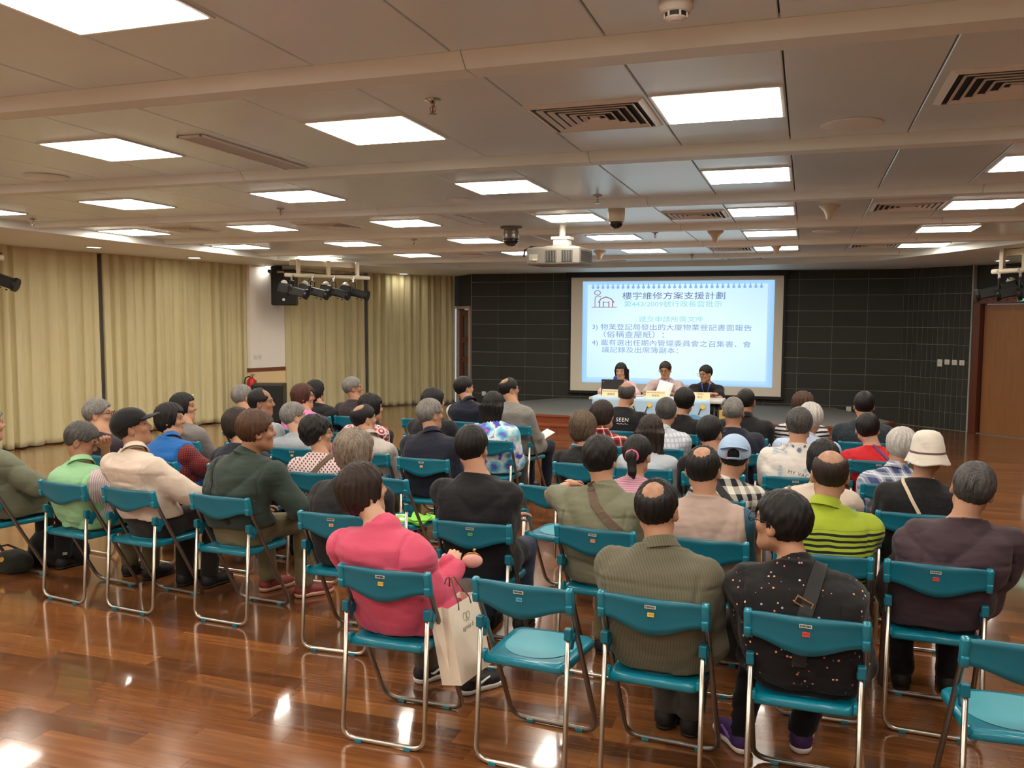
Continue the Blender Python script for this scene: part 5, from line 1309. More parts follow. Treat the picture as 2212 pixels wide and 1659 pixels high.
# ---- first row from the camera
person('pink', 'the woman in the pink windbreaker', (-1.65, 3.22, 0), '2019', 'y', label='woman with short dark hair in a pink windbreaker holding a white paper bag', top=1.18, hx=-.15, hy=.05, yaw=38, pitch=-6, fem=True, sw=.158, girth=1.05,
       hair=('bob', 'dark'), shirt=S('pink_windbreaker', 'solid', (228, 92, 122), infl=.023, collar=.012, part='jacket', fold=.012, hem=.45, yoke=.15), legs=cloth('trousers_taupe', 'solid', (92, 78, 66)), shoe=('trainer', (24, 24, 28), (220, 214, 210)),
       arms=('lap', ((.13, .20, .675), (.15, -.7, -.7))), feet=((-.10, .44, 32), (.16, .39, 32)), hand=('soft', 'fist'), skin=2)
person('bald_grey', 'the balding man in the olive grey shirt', (-.52, 3.22, 4), '1915', 'y', label='balding man in an olive grey collared shirt in the nearest row, ankles crossed', top=1.20, hx=-.02, hy=.03, yaw=3, sw=.178, girth=1.13,
       hair=('crown', 'black', 3), shirt=S('olive_grey_shirt', 'vstripe', (112, 108, 88), (100, 97, 79), s=.012, infl=.018, collar=.03, fold=.008, hem=.45, yoke=.125), legs=TRG, feet=((-.06, .36, 10), (.05, .33, -8)), kx=.1)
person('dots', 'the woman in the black blouse with tiny flowers', (.03, 3.2, 2), '2033', 'r', label='older woman in glasses and a black blouse dotted with tiny flowers, looking left', top=1.18, hx=-.12, hy=.05, yaw=-62, pitch=-3, fem=True, sw=.168, girth=1.22,
       hair=('curly', 'black', 1), shirt=S('dotted_blouse', 'dots', (24, 22, 24), s=40, infl=.022, collar=.018, part='blouse', fold=.009, hem=.47), legs=BLACKC, shoe=('trainer', (62, 32, 92), (222, 212, 206)), feet=((-.27, .26, -35), (-.02, .36, 0)), kx=.13)
# ---- second row
person('edge', 'the man in the olive shirt at the left edge', (-5.22, 4.24, 8), False, label='man in an olive long sleeved shirt cut off by the left edge of the picture', top=1.22, hx=-.06, yaw=15, hair=('short', 'grey'), sw=.17, girth=1.08,
       shirt=S('olive_shirt', 'solid', (124, 128, 106), sleeve='rolled', infl=.022, collar=.03, fold=.011, yoke=.12), legs=BLACKC, arms=('lap', ((.2, .27, .62), (1, -.6, -.3))))
person('green', 'the man in the mint green vest', (-4.44, 4.24, 7), False, label='man in a mint green vest bowing with his hand to his face', top=1.15, hx=.03, hy=.10, yaw=52, pitch=26, hair=('short', 'dgrey'), sw=.162, girth=1.08, skin=1,
       shirt=S('striped_shirt', 'vstripe', (224, 214, 212), (186, 160, 166), s=.014, infl=.014), over=S('mint_vest', 'solid', (158, 212, 160), sleeve='none', infl=.02, collar=.02, part='vest', fold=.010), legs=TRK,
       arms=(((.0, .115, .945), (-.5, .5, -1), 1), ((.2, .22, .6), (1, -.35, -.3))), hand=('fist', 'soft'))
person('cap', 'the man in the black cap', (-3.9, 4.22, 5), False, label='man in a black baseball cap and cream shirt looking right', top=1.235, hx=-.10, hy=.04, yaw=46, pitch=-13, hair=('short', 'black'), sw=.165, skin=1,
       shirt=S('cream_shirt', 'solid', (232, 214, 196), infl=.02, collar=.028, hem=.565, fold=.010, yoke=.13), legs=cloth('trousers_dark_brown', 'solid', (46, 40, 37)), arms=('lap', ((.19, .24, .63), (1, -.5, -.3))), feet=((-.10, .33, 5), (.08, .37, 5)))
person('jacket', 'the man in the dark green jacket', (-3.25, 4.24, 3), False, label='brown haired man in a dark green jacket and khaki trousers', top=1.265, hx=.08, hy=.04, yaw=45, hair=('full', 'brown'), sw=.172, girth=1.05, skin=1,
       shirt=S('dark_green_jacket', 'solid', (56, 70, 62), infl=.026, collar=.02, part='jacket', fold=.012, hem=.56), legs=TRK, shoe=('trainer', (124, 48, 46), (196, 150, 130)), arms=('lap', ((.21, .25, .60), (1, -.5, -.3))), feet=((-.13, .40, 20), (.17, .38, 32)), kx=.14)
person('blackgrey', 'the grey haired woman in the black jacket', (-2.38, 4.06, -2), '1841', 'o', .0, label='woman with bobbed brown grey hair in a black jacket', top=1.18, hx=-.05, hy=.03, yaw=32, fem=True, hair=('shag', 'brgrey'), sw=.165, girth=1.08,
       shirt=S('black_jacket_a', 'solid', (32, 30, 31), infl=.024, part='jacket', collar=.01, hem=.455))
person('blacktee', 'the man in the black tee shirt with crossed arms', (-1.61, 4.13, -2), '1906', 'g', label='man with cropped black hair in a black tee shirt, arms crossed', top=1.25, hx=-.10, hy=.02, yaw=4, hair=('short', 'black', 2), sw=.182, girth=1.1,
       shirt=S('black_tee_a', 'solid', (26, 26, 29), sleeve='short', infl=.014), legs=JEANS, arms=('cross', 'cross'))
person('olive', 'the person in the olive shirt with a brown strap', (-.98, 4.22, 5), '1847', 'o', label='person with thick black hair in a short sleeved olive shirt with a brown bag strap', top=1.23, hx=-.03, hy=.04, yaw=6, hair=('curly', 'black', 2), sw=.168, girth=1.1,
       shirt=S('olive_shirt_b', 'solid', (126, 126, 102), sleeve='short', infl=.022, collar=.014, fold=.010, yoke=.13), legs=TRK, arms=(((-.38, .42, .845), (-1, -.3, -.1), 1), 'lap'), feet=((-.05, .12, 0), (.12, .36, 0)))
person('beige', 'the man in the beige vest with blue sleeves', (-.44, 4.19, 1), False, label='man in a beige vest with dark blue sleeves, black hair thinning at the crown', top=1.20, hx=-.03, hy=.02, yaw=3, hair=('crown', 'black', 0), sw=.172, girth=1.05,
       shirt=S('blue_sleeves', 'solid', (44, 86, 112), infl=.012), over=S('beige_vest', 'solid', (184, 160, 148), sleeve='none', infl=.027, part='vest', neck=-.006), legs=TRN)
person('polo', 'the man in the lime striped polo shirt', (.10, 4.1, -1), False, label='bald topped man in a lime green polo shirt with black stripes', top=1.22, hx=.03, hy=.03, yaw=-3, hair=('horse', 'dark', 1), sw=.18, girth=1.1,
       shirt=S('lime_polo', 'hstripe', (168, 188, 50), (28, 30, 34), sleeve='short', infl=.016, collar=.03, s=.024, cut=.865), legs=TRN, arms=('cross', 'cross'))
person('maroon', 'the man in the plum jacket', (.57, 4.09, 3), '2025', 'r', -.01, label='man with cropped grey black hair in a plum coloured jacket, head tilted right', top=1.19, hx=.15, hy=.05, yaw=4, tilt=11, hair=('short', 'dgrey', 1), sw=.182, girth=1.12,
       shirt=S('plum_jacket', 'solid', (70, 52, 60), infl=.026, part='jacket', fold=.011, hem=.46, yoke=.16), legs=BLACKC, feet=((-.1, .3, 0), (.11, .33, 0)))
# ---- third row
person('plumglass', 'the grey haired man in the dark plum jacket by the curtain', (-5.1, 5.2, 8), False, label='grey haired man with glasses in a dark plum jacket by the mint vest', top=1.19, hx=-.1, yaw=52, hair=('short', 'grey', 1), shirt=S('dark_plum_jacket', 'solid', (58, 48, 55), infl=.022, part='jacket'), legs=TRB)
person('puffer', 'the woman in the blue puffer vest', (-4.52, 5.17, 9), False, label='black haired woman in a bright blue puffer vest over red checked sleeves', top=1.18, hx=-.01, yaw=58, fem=True, hair=('bob', 'black'), sw=.155, girth=1.05,
       shirt=S('red_check_sleeves', 'gingham', (152, 60, 58), (74, 30, 36), s=.016), over=S('blue_puffer', 'solid', (36, 108, 184), sleeve='none', infl=.034, collar=.03, part='vest', puff=True), legs=TRN, arms=('lap', ((.13, .27, .62), (1, -.5, -.3))))
person('navycardi', 'the woman with dark brown hair in the navy cardigan', (-3.85, 5.16, 4), False, label='dark haired woman in a navy cardigan hidden by the man in the dark green jacket', top=1.17, hx=-.1, yaw=35, fem=True, hair=('bob', 'dark', 1), shirt=S('navy_cardigan', 'solid', (34, 38, 52), infl=.02, part='cardigan'), legs=TRB)
person('lattice', 'the woman in the maroon and white lattice blouse', (-3.17, 5.12, -3), False, label='woman with curly black hair and glasses in a maroon and white lattice blouse', top=1.14, hx=-.12, yaw=52, fem=True, hair=('perm', 'black'), sw=.155,
       shirt=S('lattice_blouse', 'lattice', (228, 208, 206), (122, 66, 70), infl=.02, part='blouse', s=.03), legs=TRN)
person('ponytail', 'the girl with a ponytail', (-1.0, 5.15, 0), False, label='girl with a black ponytail tied in pink, wearing a pink striped top', top=1.11, hx=.02, yaw=14, pitch=8, fem=True, hair=('tail', 'black'), sw=.14, shirt=S('pink_stripes', 'hstripe', (222, 168, 184), (196, 132, 156), s=.011, sleeve='short', infl=.014), legs=JEANS)
person('boy', 'the person in the pale blue cap', (-.52, 5.16, -2), False, label='person in a backwards pale blue cap and black and white checked shirt', top=1.115, hx=.13, hy=.05, yaw=0, pitch=10, hair=('short', 'black'), sw=.155, shirt=S('buffalo_check', 'gingham', (234, 228, 214), (30, 32, 44), s=.075, infl=.02, collar=.012), legs=TRB)
person('beigecardi', 'the woman in the beige cardigan', (.08, 5.15, 0), False, label='woman in a beige cardigan with a brown strap, behind the lime polo', top=1.15, hx=-.02, yaw=-4, fem=True, hair=('bob', 'black', 2), sw=.16, shirt=S('beige_cardigan', 'solid', (218, 200, 184), infl=.022, part='cardigan'), legs=TRB)
person('hat', 'the woman in the cream bucket hat', (.61, 5.17, 1), None, 'o', label='woman in a cream bucket hat and black velvet top with a beige strap', top=1.175, hx=.05, yaw=0, fem=True, hair=('thin', 'grey'), sw=.16, girth=1.1, shirt=S('black_velvet', 'speckle', (18, 18, 20), (44, 44, 48), infl=.02, part='top'), legs=BLACKC)
# ---- fourth row
person('clip', 'the woman in the grey jacket with a hair clip', (-5.07, 6.1, 6), False, label='woman with long black hair and a yellow clip in a grey jacket', top=1.17, hx=-.12, yaw=56, fem=True, hair=('long', 'black'), sw=.15, shirt=S('grey_jacket', 'solid', (134, 128, 124), infl=.022, part='jacket'), legs=TRB)
person('receding', 'the man with receding black hair in the pale grey tee', (-4.4, 6.1, 4), False, label='man with receding black hair in a pale grey tee shirt, facing right', top=1.23, hx=0, yaw=62, hair=('reced', 'black'), skin=1, shirt=S('pale_grey_tee', 'solid', (178, 184, 190), sleeve='short', infl=.016), legs=TRN)
person('greytee', 'the grey haired man in the blue grey tee', (-3.92, 6.06, -2), None, 'y', label='grey haired man in a blue grey tee shirt', top=1.13, hx=-.13, yaw=42, hair=('short', 'grey', 2), skin=2, shirt=S('blue_grey_tee', 'solid', (172, 180, 186), sleeve='short', infl=.016), legs=TRG)
person('lightshirt', 'the man in the pale grey shirt with a small bald patch', (-3.26, 6.05, 4), False, label='black haired man with a small bald patch in a pale grey shirt', top=1.14, hx=-.13, yaw=30, hair=('crown', 'black', 1), shirt=S('pale_shirt', 'vstripe', (204, 196, 188), (190, 182, 176), s=.012, infl=.02, collar=.025), legs=TRK)
person('navysweat', 'the grey haired man in the navy sweater', (-2.72, 5.95, 0), None, 'o', label='grey haired man in a navy sweater', top=1.20, hx=-.1, yaw=34, hair=('short', 'grey', 3), sw=.172, girth=1.06, shirt=S('navy_sweater', 'solid', (32, 36, 52), infl=.02, collar=.03, part='sweater'), legs=TRB)
person('cardigan', 'the brown haired woman in the black cardigan', (-1.54, 6.15, -1), False, label='brown haired woman with pale streaks in a black cardigan, bowing her head', top=1.13, hx=-.02, yaw=22, pitch=10, fem=True, hair=('shag', 'light', 1), shirt=S('black_cardigan', 'solid', (28, 27, 29), infl=.022, part='cardigan'), legs=BLACKC)
person('straight', 'the woman with very long straight hair', (-1.08, 6.1, -1), False, label='woman with very long straight dark brown hair in a pale denim jacket', top=1.14, hx=.02, yaw=0, fem=True, hair=('longer', 'dark'), sw=.15, shirt=S('pale_denim', 'solid', (196, 206, 214), infl=.018, part='jacket'), legs=JEANS)
person('youngman', 'the young man in the black tee with glasses', (-.58, 6.06, -1), False, label='young man with glasses in a black tee shirt, left of the blue cap', top=1.16, hx=-.05, yaw=24, hair=('short', 'black', 3), shirt=S('black_tee_b', 'solid', (26, 26, 28), sleeve='short', infl=.018), legs=TRB)
person('vacation', 'the man in the white printed tee shirt', (-.04, 6.12, -1), None, 'o', label='man with grey black hair in a white tee shirt printed with holiday pictures', top=1.24, hx=.01, yaw=3, hair=('short', 'dgrey', 2), sw=.182, girth=1.1, shirt=S('white_tee', 'solid', (236, 230, 222), sleeve='short', infl=.018), legs=JEANS)
person('blueplaid', 'the white haired man in the blue plaid shirt', (.58, 6.05, 0), False, label='white haired man in a blue plaid shirt', top=1.12, hx=.03, yaw=-12, hair=('full', 'white'), shirt=S('blue_plaid', 'plaid', (188, 196, 212), (44, 60, 118), (236, 238, 240), s=.075, infl=.02, collar=.03), legs=TRG)
# ---- fifth row
person('neck', 'the grey haired man nearest the fire extinguisher', (-5.2, 7.1, 6), False, label='grey haired man in a pale shirt below the fire extinguisher', top=1.17, hx=-.1, yaw=14, hair=('short', 'grey', 4), shirt=S('pale_blue_shirt', 'solid', (176, 182, 190)), legs=TRB)
person('pinktee', 'the reddish haired woman in the bright pink tee', (-4.55, 7.08, 3), False, label='woman with short reddish brown hair and glasses in a bright pink tee shirt', top=1.20, hx=-.06, yaw=56, fem=True, hair=('bob', 'red'), shirt=S('bright_pink_tee', 'solid', (240, 132, 196), sleeve='short', infl=.018), legs=TRN)
person('bighair', 'the woman in the red floral blouse', (-3.95, 7.05, 2), None, 'o', label='woman with big dark hair in a red floral blouse', top=1.14, hx=.05, yaw=40, fem=True, hair=('shag', 'black', 2), shirt=S('red_floral', 'floral', (206, 74, 84), (96, 34, 40), (240, 206, 200), s=16, infl=.02, part='blouse'), legs=TRB)
person('blackbob', 'the woman with a black bob left of the navy vest', (-3.22, 7.08, 2), False, label='woman with a black bob in a black cardigan, behind the grey haired man in navy', top=1.20, hx=-.02, yaw=36, fem=True, hair=('bob', 'black', 3), shirt=S('black_cardigan_b', 'solid', (30, 29, 31), infl=.02, part='cardigan'), legs=BLACKC)
person('floral', 'the woman in the blue floral blouse', (-2.6, 7.08, -2), False, label='woman with long black hair in a blouse of big blue and purple flowers', top=1.18, hx=-.04, yaw=4, fem=True, hair=('longer', 'black', 1), sw=.155, shirt=S('blue_floral', 'floral', (120, 200, 218), (74, 88, 190), (170, 92, 190), s=7.5, infl=.022, part='blouse'), legs=TRG)
person('redplaid', 'the woman in the red plaid shirt', (-1.65, 7.1, 0), False, label='woman with short dark reddish hair in a red plaid shirt', top=1.14, hx=0, yaw=40, fem=True, hair=('bob', 'dark', 2), shirt=S('red_plaid', 'plaid', (182, 40, 44), (30, 22, 26), (232, 222, 210), s=.07, infl=.018, collar=.02), legs=TRB)
person('check', 'the grey haired man in the pale checked shirt', (-1.14, 7.12, -3), False, label='grey haired man in a white shirt with pale blue checks', top=1.19, hx=.03, yaw=4, hair=('short', 'dgrey', 3), shirt=S('pale_check', 'check', (228, 230, 234), (170, 184, 206), s=.04, infl=.018, collar=.025), legs=TRB)
person('navypolo', 'the man with thin grey hair in the navy polo', (-.54, 7.1, -2), False, label='man with thin cropped grey hair in a navy polo shirt', top=1.21, hx=0, yaw=4, hair=('thin', 'grey'), sw=.18, girth=1.05, skin=1, shirt=S('navy_polo', 'solid', (30, 34, 50), sleeve='short', infl=.018), legs=TRB)
person('lightblue', 'the white haired man in the pale blue shirt', (0.0, 7.08, 0), False, label='white haired man in a pale blue shirt, hidden behind the printed white tee', top=1.18, hx=.05, yaw=0, hair=('full', 'white', 1), sw=.185, shirt=S('sky_shirt', 'solid', (194, 210, 238), infl=.02, collar=.02), legs=TRG)
person('red', 'the man in the red tee shirt', (.55, 7.07, 1), None, 'o', label='man with black hair in a red tee shirt with a purple strap', top=1.12, hx=-.06, yaw=0, hair=('short', 'black', 4), skin=2, shirt=S('red_tee', 'solid', (208, 38, 48), sleeve='short', infl=.018), legs=TRB)
# ---- sixth row
person('blackjacket', 'the black haired woman in the black jacket near the floor speaker', (-5.05, 8.2, 3), False, label='woman with long black hair in a black jacket, near the floor speaker', top=1.16, hx=-.07, yaw=26, fem=True, hair=('long', 'black', 1), shirt=S('black_jacket_c', 'solid', (28, 29, 31), infl=.022, part='jacket'), legs=BLACKC)
person('plumstrap', 'the grey haired man in the plum jacket with a strap', (-4.65, 8.3, 2), False, label='grey haired man in a dark plum jacket with a strap, before the curtain gap', top=1.21, hx=.0, yaw=50, skin=1, hair=('short', 'grey', 5), shirt=S('plum_jacket_b', 'solid', (60, 50, 56), infl=.022, part='jacket'), legs=TRB)
person('navyvest', 'the man in the navy vest with white sleeves', (-3.29, 8.3, 3), None, 'o', label='black haired man in a navy vest with white sleeves', top=1.25, hx=-.05, yaw=34, hair=('short', 'black', 5), shirt=S('white_sleeves', 'solid', (232, 222, 212), infl=.014), over=S('navy_vest', 'solid', (28, 34, 50), sleeve='none', infl=.03, collar=.02, part='vest'), legs=TRN)
person('greyshirt', 'the balding man in the grey shirt at the aisle', (-2.77, 8.2, 10), False, label='balding man with glasses in a grey shirt holding a white sheet of paper', top=1.25, hx=-.07, yaw=36, hair=('crown', 'black', 2), shirt=S('grey_shirt', 'solid', (144, 142, 136), infl=.02), legs=TRN)
person('seen', 'the man in the black tee with white lettering', (-1.71, 8.15, 1), False, label='bald crowned man in a black tee shirt with white lettering on the back', top=1.24, hx=.05, yaw=4, hair=('horse', 'dgrey', 0), sw=.182, girth=1.1, shirt=S('black_tee_c', 'solid', (24, 24, 27), sleeve='short', infl=.016), legs=TRB)
person('blacktee2', 'the person with a round black haircut in a black tee', (-1.13, 8.13, -1), False, label='person with a round black haircut in a black tee shirt before the table', top=1.19, hx=.05, yaw=4, fem=True, hair=('full', 'black', 1), shirt=S('black_tee_d', 'solid', (24, 24, 26), sleeve='short', infl=.016), legs=TRB)
person('blackshirt', 'the man with cropped hair in the black shirt', (-.51, 8.06, 0), False, label='man with cropped black hair in a black collared shirt in the front row', top=1.21, hx=0, yaw=4, skin=1, hair=('crew', 'black'), sw=.18, shirt=S('black_shirt', 'solid', (30, 29, 31), infl=.02, collar=.03), legs=TRB)
person('stripes', 'the brown haired girl in the striped top', (-.02, 8.15, 0), False, label='brown haired girl in a black top with thin white stripes, right of the screen', top=1.18, hx=0, yaw=0, fem=True, hair=('shag', 'brown', 3), sw=.16, shirt=S('striped_top', 'hstripe', (226, 224, 222), (26, 26, 32), s=.034, infl=.018, part='top'), legs=TRB)
person('speckled', 'the young man in the dark speckled shirt', (.51, 8.15, 1), False, label='young black haired man in a dark speckled shirt, rightmost of the front row', top=1.21, hx=0, yaw=2, hair=('short', 'black', 6), sw=.18, girth=1.08, shirt=S('speckled_shirt', 'speckle', (36, 42, 48), (86, 104, 120), infl=.02), legs=TRB)
# ---- empty chairs
chair(-1.04, 3.22, 4, 'empty teal folding chair right of the woman in pink', '1886', 'b', .0)
chair(.73, 3.17, -4, 'empty teal folding chair at the bottom right corner', False)
chair(-1.5, 5.2, 8, 'empty teal folding chair beside the outstretched bare arm', None, 'b')
chair(-2.64, 5.13, 12, 'teal folding chair with papers and a green bag on its seat', False)
chair(-3.85, 8.35, 2, 'empty teal folding chair left of the man in the navy vest', None, 'o')

# ---- worn details
STRAPB = flat('strap_black', (22, 21, 22), 0.7); STRAPBR = flat('strap_brown', (88, 70, 52), 0.7); LEATH = flat('strap_leather', (98, 58, 44), 0.5); STRAPP = flat('strap_purple', (78, 62, 110), 0.7)
strap(PP['jacket'], [(.06, .60), (-.05, .72), (-.14, .97)], .022, STRAPB)
strap(PP['olive'], [(.14, .74), (-.02, .87), (-.10, .99)], .042, STRAPBR)
strap(PP['boy'], [(.15, .72), (.04, .83), (-.05, .91)], .045, STRAPB)
strap(PP['lattice'], [(-.15, .66), (.0, .76), (.08, .88)], .038, STRAPBR)
strap(PP['dots'], [(-.02, .58), (-.01, .75), (.05, .94)], .05, STRAPB)
strap(PP['hat'], [(.04, .70), (-.03, .83), (-.09, .96)], .018, flat('strap_beige', (196, 176, 152), 0.7))
strap(PP['red'], [(.10, .74), (.0, .83), (-.06, .90)], .018, STRAPP)
strap(PP['beigecardi'], [(-.165, .70), (-.16, .80), (-.12, .90)], .018, LEATH)
strap(PP['plumstrap'], [(-.1, .68), (.03, .82), (.1, .95)], .03, STRAPB)
strap(PP['speckled'], [(.06, .9), (.09, .94)], .012, STRAPB)
h, n_ = back_hit(PP['dots'], -.01, .80)
if h is not None:
    b = MB()
    for dx, dz, sx, szz in ((-.03, 0, .004, .026), (.03, 0, .004, .026), (0, .013, .064, .004), (0, -.013, .064, .004)): b.box((dx, 0, dz), (sx, .006, szz))
    b.build('strap_buckle', flat('pale_gold', (226, 206, 160), 0.25, 1.0), PP['dots']['o'], tuple(h+n_*.012), (0, .45, 0))
for k in ('dots', 'plumglass', 'lattice', 'pinktee', 'greyshirt', 'youngman'): glasses(PP[k])
# pink hair tie, yellow clip
P = PP['ponytail']
b = MB().tube([(0.02+.034*math.cos(t), -0.128+.012*math.cos(t), -0.012+.034*math.sin(t)) for t in np.linspace(0, 2*PI, 15)[:-1]], .008, 6, closed=True)
b.build('hair_tie', flat('hot_pink', (240, 92, 150), 0.5), P['o'], tuple(P['Hc']), tuple(P['eul']), True)
P = PP['clip']
MB().box((-.075, .04, .085), (.012, .07, .016), (0.2, .5, 0.3), ch=.004).build('hair_clip', flat('clip_yellow', (232, 206, 120), 0.4), P['o'], tuple(P['Hc']), tuple(P['eul']))
# black baseball cap: crown, brim, button
def cap_crown(F, th=.02, op=False):
    F.ell((0, -.012, .024), (.076+th, .097+th, .09+th*.8), None, 0)
    F.put(lambda X, Y, Z: (0.03-0.25*(Y)-Z)*.95+0*X if False else (np.interp(Y, [-.13, -.02, .12], [-.02, .018, .045]).astype(f32)-Z)+0*X, (-1, -1, -1), (1, 1, 1), op='i')
CAPB = cloth('cap_black', 'solid', (30, 30, 33)); CAPL = cloth('cap_pale_blue', 'solid', (178, 206, 238))
def brim(F):
    F.put(lambda X, Y, Z: np.maximum(np.sqrt((X/.085)**2+((Y-.075)/.105)**2)*.085-.085, np.maximum(np.abs(Z-.052+X*X*2.2+(Y-.1)*.05)-.004, .06-Y)), (-.12, .03, -.05), (.12, .2, .1), 0)
crown_b = solid([cap_crown], (-.12, -.14, -.04), (.12, .13, .14), .0065, 'cap', CAPB); brim_b = solid([brim], (-.11, .04, -.04), (.11, .19, .09), .005, 'cap_brim', CAPB)
P = PP['cap']; c_ = link('cap', crown_b, P['o'], tuple(P['Hc']), tuple(P['eul'])); link('cap_brim', brim_b, c_)
MB().lathe([(0.009, .112), (0.007, .118), (0, .12)], c=(0, -.012, 0), n=10).build('cap_button', CAPB, c_)
P = PP['boy']
def cap_open(F):
    F.ell((0, .012, .024), (.1, .121, .112), None, 0); F.put(lambda X, Y, Z: (np.interp(Y, [-.13, 0, .13], [.03, .01, -.035]).astype(f32)-Z)+0*X, (-1, -1, -1), (1, 1, 1), op='i'); F.ell((0, .105, .005), (.036, .05, .04), None, .006, 's')
crown_l = solid([cap_open], (-.12, -.14, -.06), (.12, .16, .16), .0065, 'cap', CAPL)
e2 = (P['M'] @ Euler((0, 0, PI)).to_matrix()).to_euler()
c_ = link('cap', crown_l, P['o'], tuple(P['Hc']), tuple(e2)); link('cap_brim', raw_mesh('cap_brim', [tuple(v.co) for v in brim_b.vertices], [tuple(p.vertices) for p in brim_b.polygons], CAPL, True), c_)
MB().tube([(.075*math.sin(t), .03+.098*math.cos(t), -.018) for t in np.linspace(-.6, .6, 9)], .007, 6).build('cap_strap', CAPL, c_, smooth=True)
MB().box((.042, .115, -.004), (.006, .012, .03)).build('cap_tag', flat('tag_pink', (226, 110, 110), 0.5), c_)
# bucket hat with a ribbon
P = PP['hat']; HATM = cloth('cream_hat', 'solid', (238, 230, 216))
prof = [(0.0, .138), (.04, .136), (.068, .126), (.088, .102), (.102, .05), (.107, .012), (.112, .004), (.136, -.038), (.141, -.046), (.137, -.047), (.108, .0), (.10, -.002)]
b = MB().lathe([(r_*.90, z_) for r_, z_ in prof], n=40); b.v = [(x*(.96+.02*math.sin(3*math.atan2(y, x)))*(1+.012*math.sin(9*math.atan2(y, x)+z*60)), y*1.14-.012, z+(.006*math.sin(4*math.atan2(y, x)) if z < 0 else 0)) for x, y, z in b.v]
c_ = b.build('bucket_hat', HATM, P['o'], tuple(P['Hc']), tuple(P['eul']), True)
b = MB().lathe([(.0958, .01), (.098, .012), (.098, .021), (.0958, .022)], n=40); b.v = [(x*.97, y*1.145-.012, z) for x, y, z in b.v]; b.build('hat_ribbon', flat('hat_ribbon_plum', (120, 84, 92), 0.6), c_)
# printing on the tee shirts
WHITEP = flat('print_white', (214, 214, 212), 0.7); INKP = flat('print_blue_grey', (92, 104, 130), 0.8); INKL = flat('print_pale_blue', (168, 180, 196), 0.8); INKD = flat('print_dark', (70, 76, 92), 0.8)
def tdecal(P, body, size, x, z, mat, rot=0, sp=1.0, name='shirt_lettering', shear=0.0):
    V, Fs = text_mesh(body, size, 'CENTER', sp, shear); decal(P, V[:, :2].tolist(), Fs, x, z, mat, name, rot)
P = PP['seen']
tdecal(P, 'SEEN', .05, .06, .865, WHITEP, 0, 1.15)
V, Fs = shapes([[(-.03, 0), (-.012, .012), (.0, .03), (.006, .022), (.022, .004), (.03, -.004), (.012, -.004), (.004, -.014), (-.002, -.004)]]); decal(P, V, Fs, -.075, .86, WHITEP, 'bird_print')
V, Fs = shapes([[(.012*k, .004*math.sin(k*2.1)), (.012*k+.012, .004*math.sin((k+1)*2.1)), (.012*k+.012, .004*math.sin((k+1)*2.1)+.003), (.012*k, .004*math.sin(k*2.1)+.003)] for k in range(9)]); decal(P, V, Fs, .01, .828, WHITEP, 'script_print')
P = PP['vacation']
tdecal(P, 'ANCHOR', .036, -.105, .965, INKL, -.05, 1.1); tdecal(P, 'MY VACATION', .034, .075, .772, INKD, -.20, 1.15)
V, Fs = shapes([[(-.05, -.012), (.05, -.016), (.05, .0), (.02, .0), (.035, .016), (.01, .004), (-.05, .01)], [(-.05, -.024), (.045, -.028), (.045, -.025), (-.05, -.021)]]); decal(P, V, Fs, -.105, .925, INKL, 'fish_print')
V, Fs = shapes([[(-.016, -.05), (.016, -.05), (.011, .02), (-.011, .02)], [(-.018, .024), (.018, .024), (.012, .036), (-.012, .036)]] + [[(.012*math.cos(a), .05+.012*math.sin(a)) for a in np.linspace(0, 2*PI, 13)[:-1]]]); decal(P, V, Fs, -.10, .775, INKL, 'lighthouse_print')
V, Fs = shapes([[(.022*math.cos(a)*(1 if k % 2 else .5), .022*math.sin(a)*(1 if k % 2 else .5)) for k, a in enumerate(np.linspace(0, 2*PI, 17)[:-1])], [(-.05, .018), (-.035, .01), (-.032, .026), (-.045, .034)], [(.028, .012), (.046, .02), (.04, .036), (.026, .028)]]); decal(P, V, Fs, .02, .935, INKP, 'flower_print')
V, Fs = shapes([[(-.035, -.012), (.035, -.012), (.04, .0), (.02, .006), (.012, .022), (-.012, .022), (-.02, .006), (-.04, .0)], [(-.024+.009*math.cos(a), -.015+.009*math.sin(a)) for a in np.linspace(0, 2*PI, 11)[:-1]], [(.024+.009*math.cos(a), -.015+.009*math.sin(a)) for a in np.linspace(0, 2*PI, 11)[:-1]]]); decal(P, V, Fs, .085, .815, INKL, 'car_print')
# swooshes on the trainers of the woman in pink and of the woman in the dotted blouse
def swoosh(P, mat):
    for sh in [c for c in P['o'].children if c.name.startswith('shoe')]:
        pts = [(-.035, .0), (-.03, -.012), (-.01, -.016), (.055, .016), (-.005, -.004), (-.022, -.006)]
        for s in (-1, 1):
            V = [(s*(.047+.001), .02+u, .058+v*.9) for u, v in pts]
            b = MB(); n = len(V); b.add(V+[(x-s*.012, y, z) for x, y, z in V], [tuple(range(n)), tuple(range(2*n-1, n-1, -1))]+[(i, (i+1) % n, n+(i+1) % n, n+i) for i in range(n)])
            b.build('shoe_mark', mat, sh)
swoosh(PP['pink'], flat('mark_white', (236, 234, 232), 0.5)); swoosh(PP['dots'], flat('mark_violet', (120, 70, 150), 0.5))
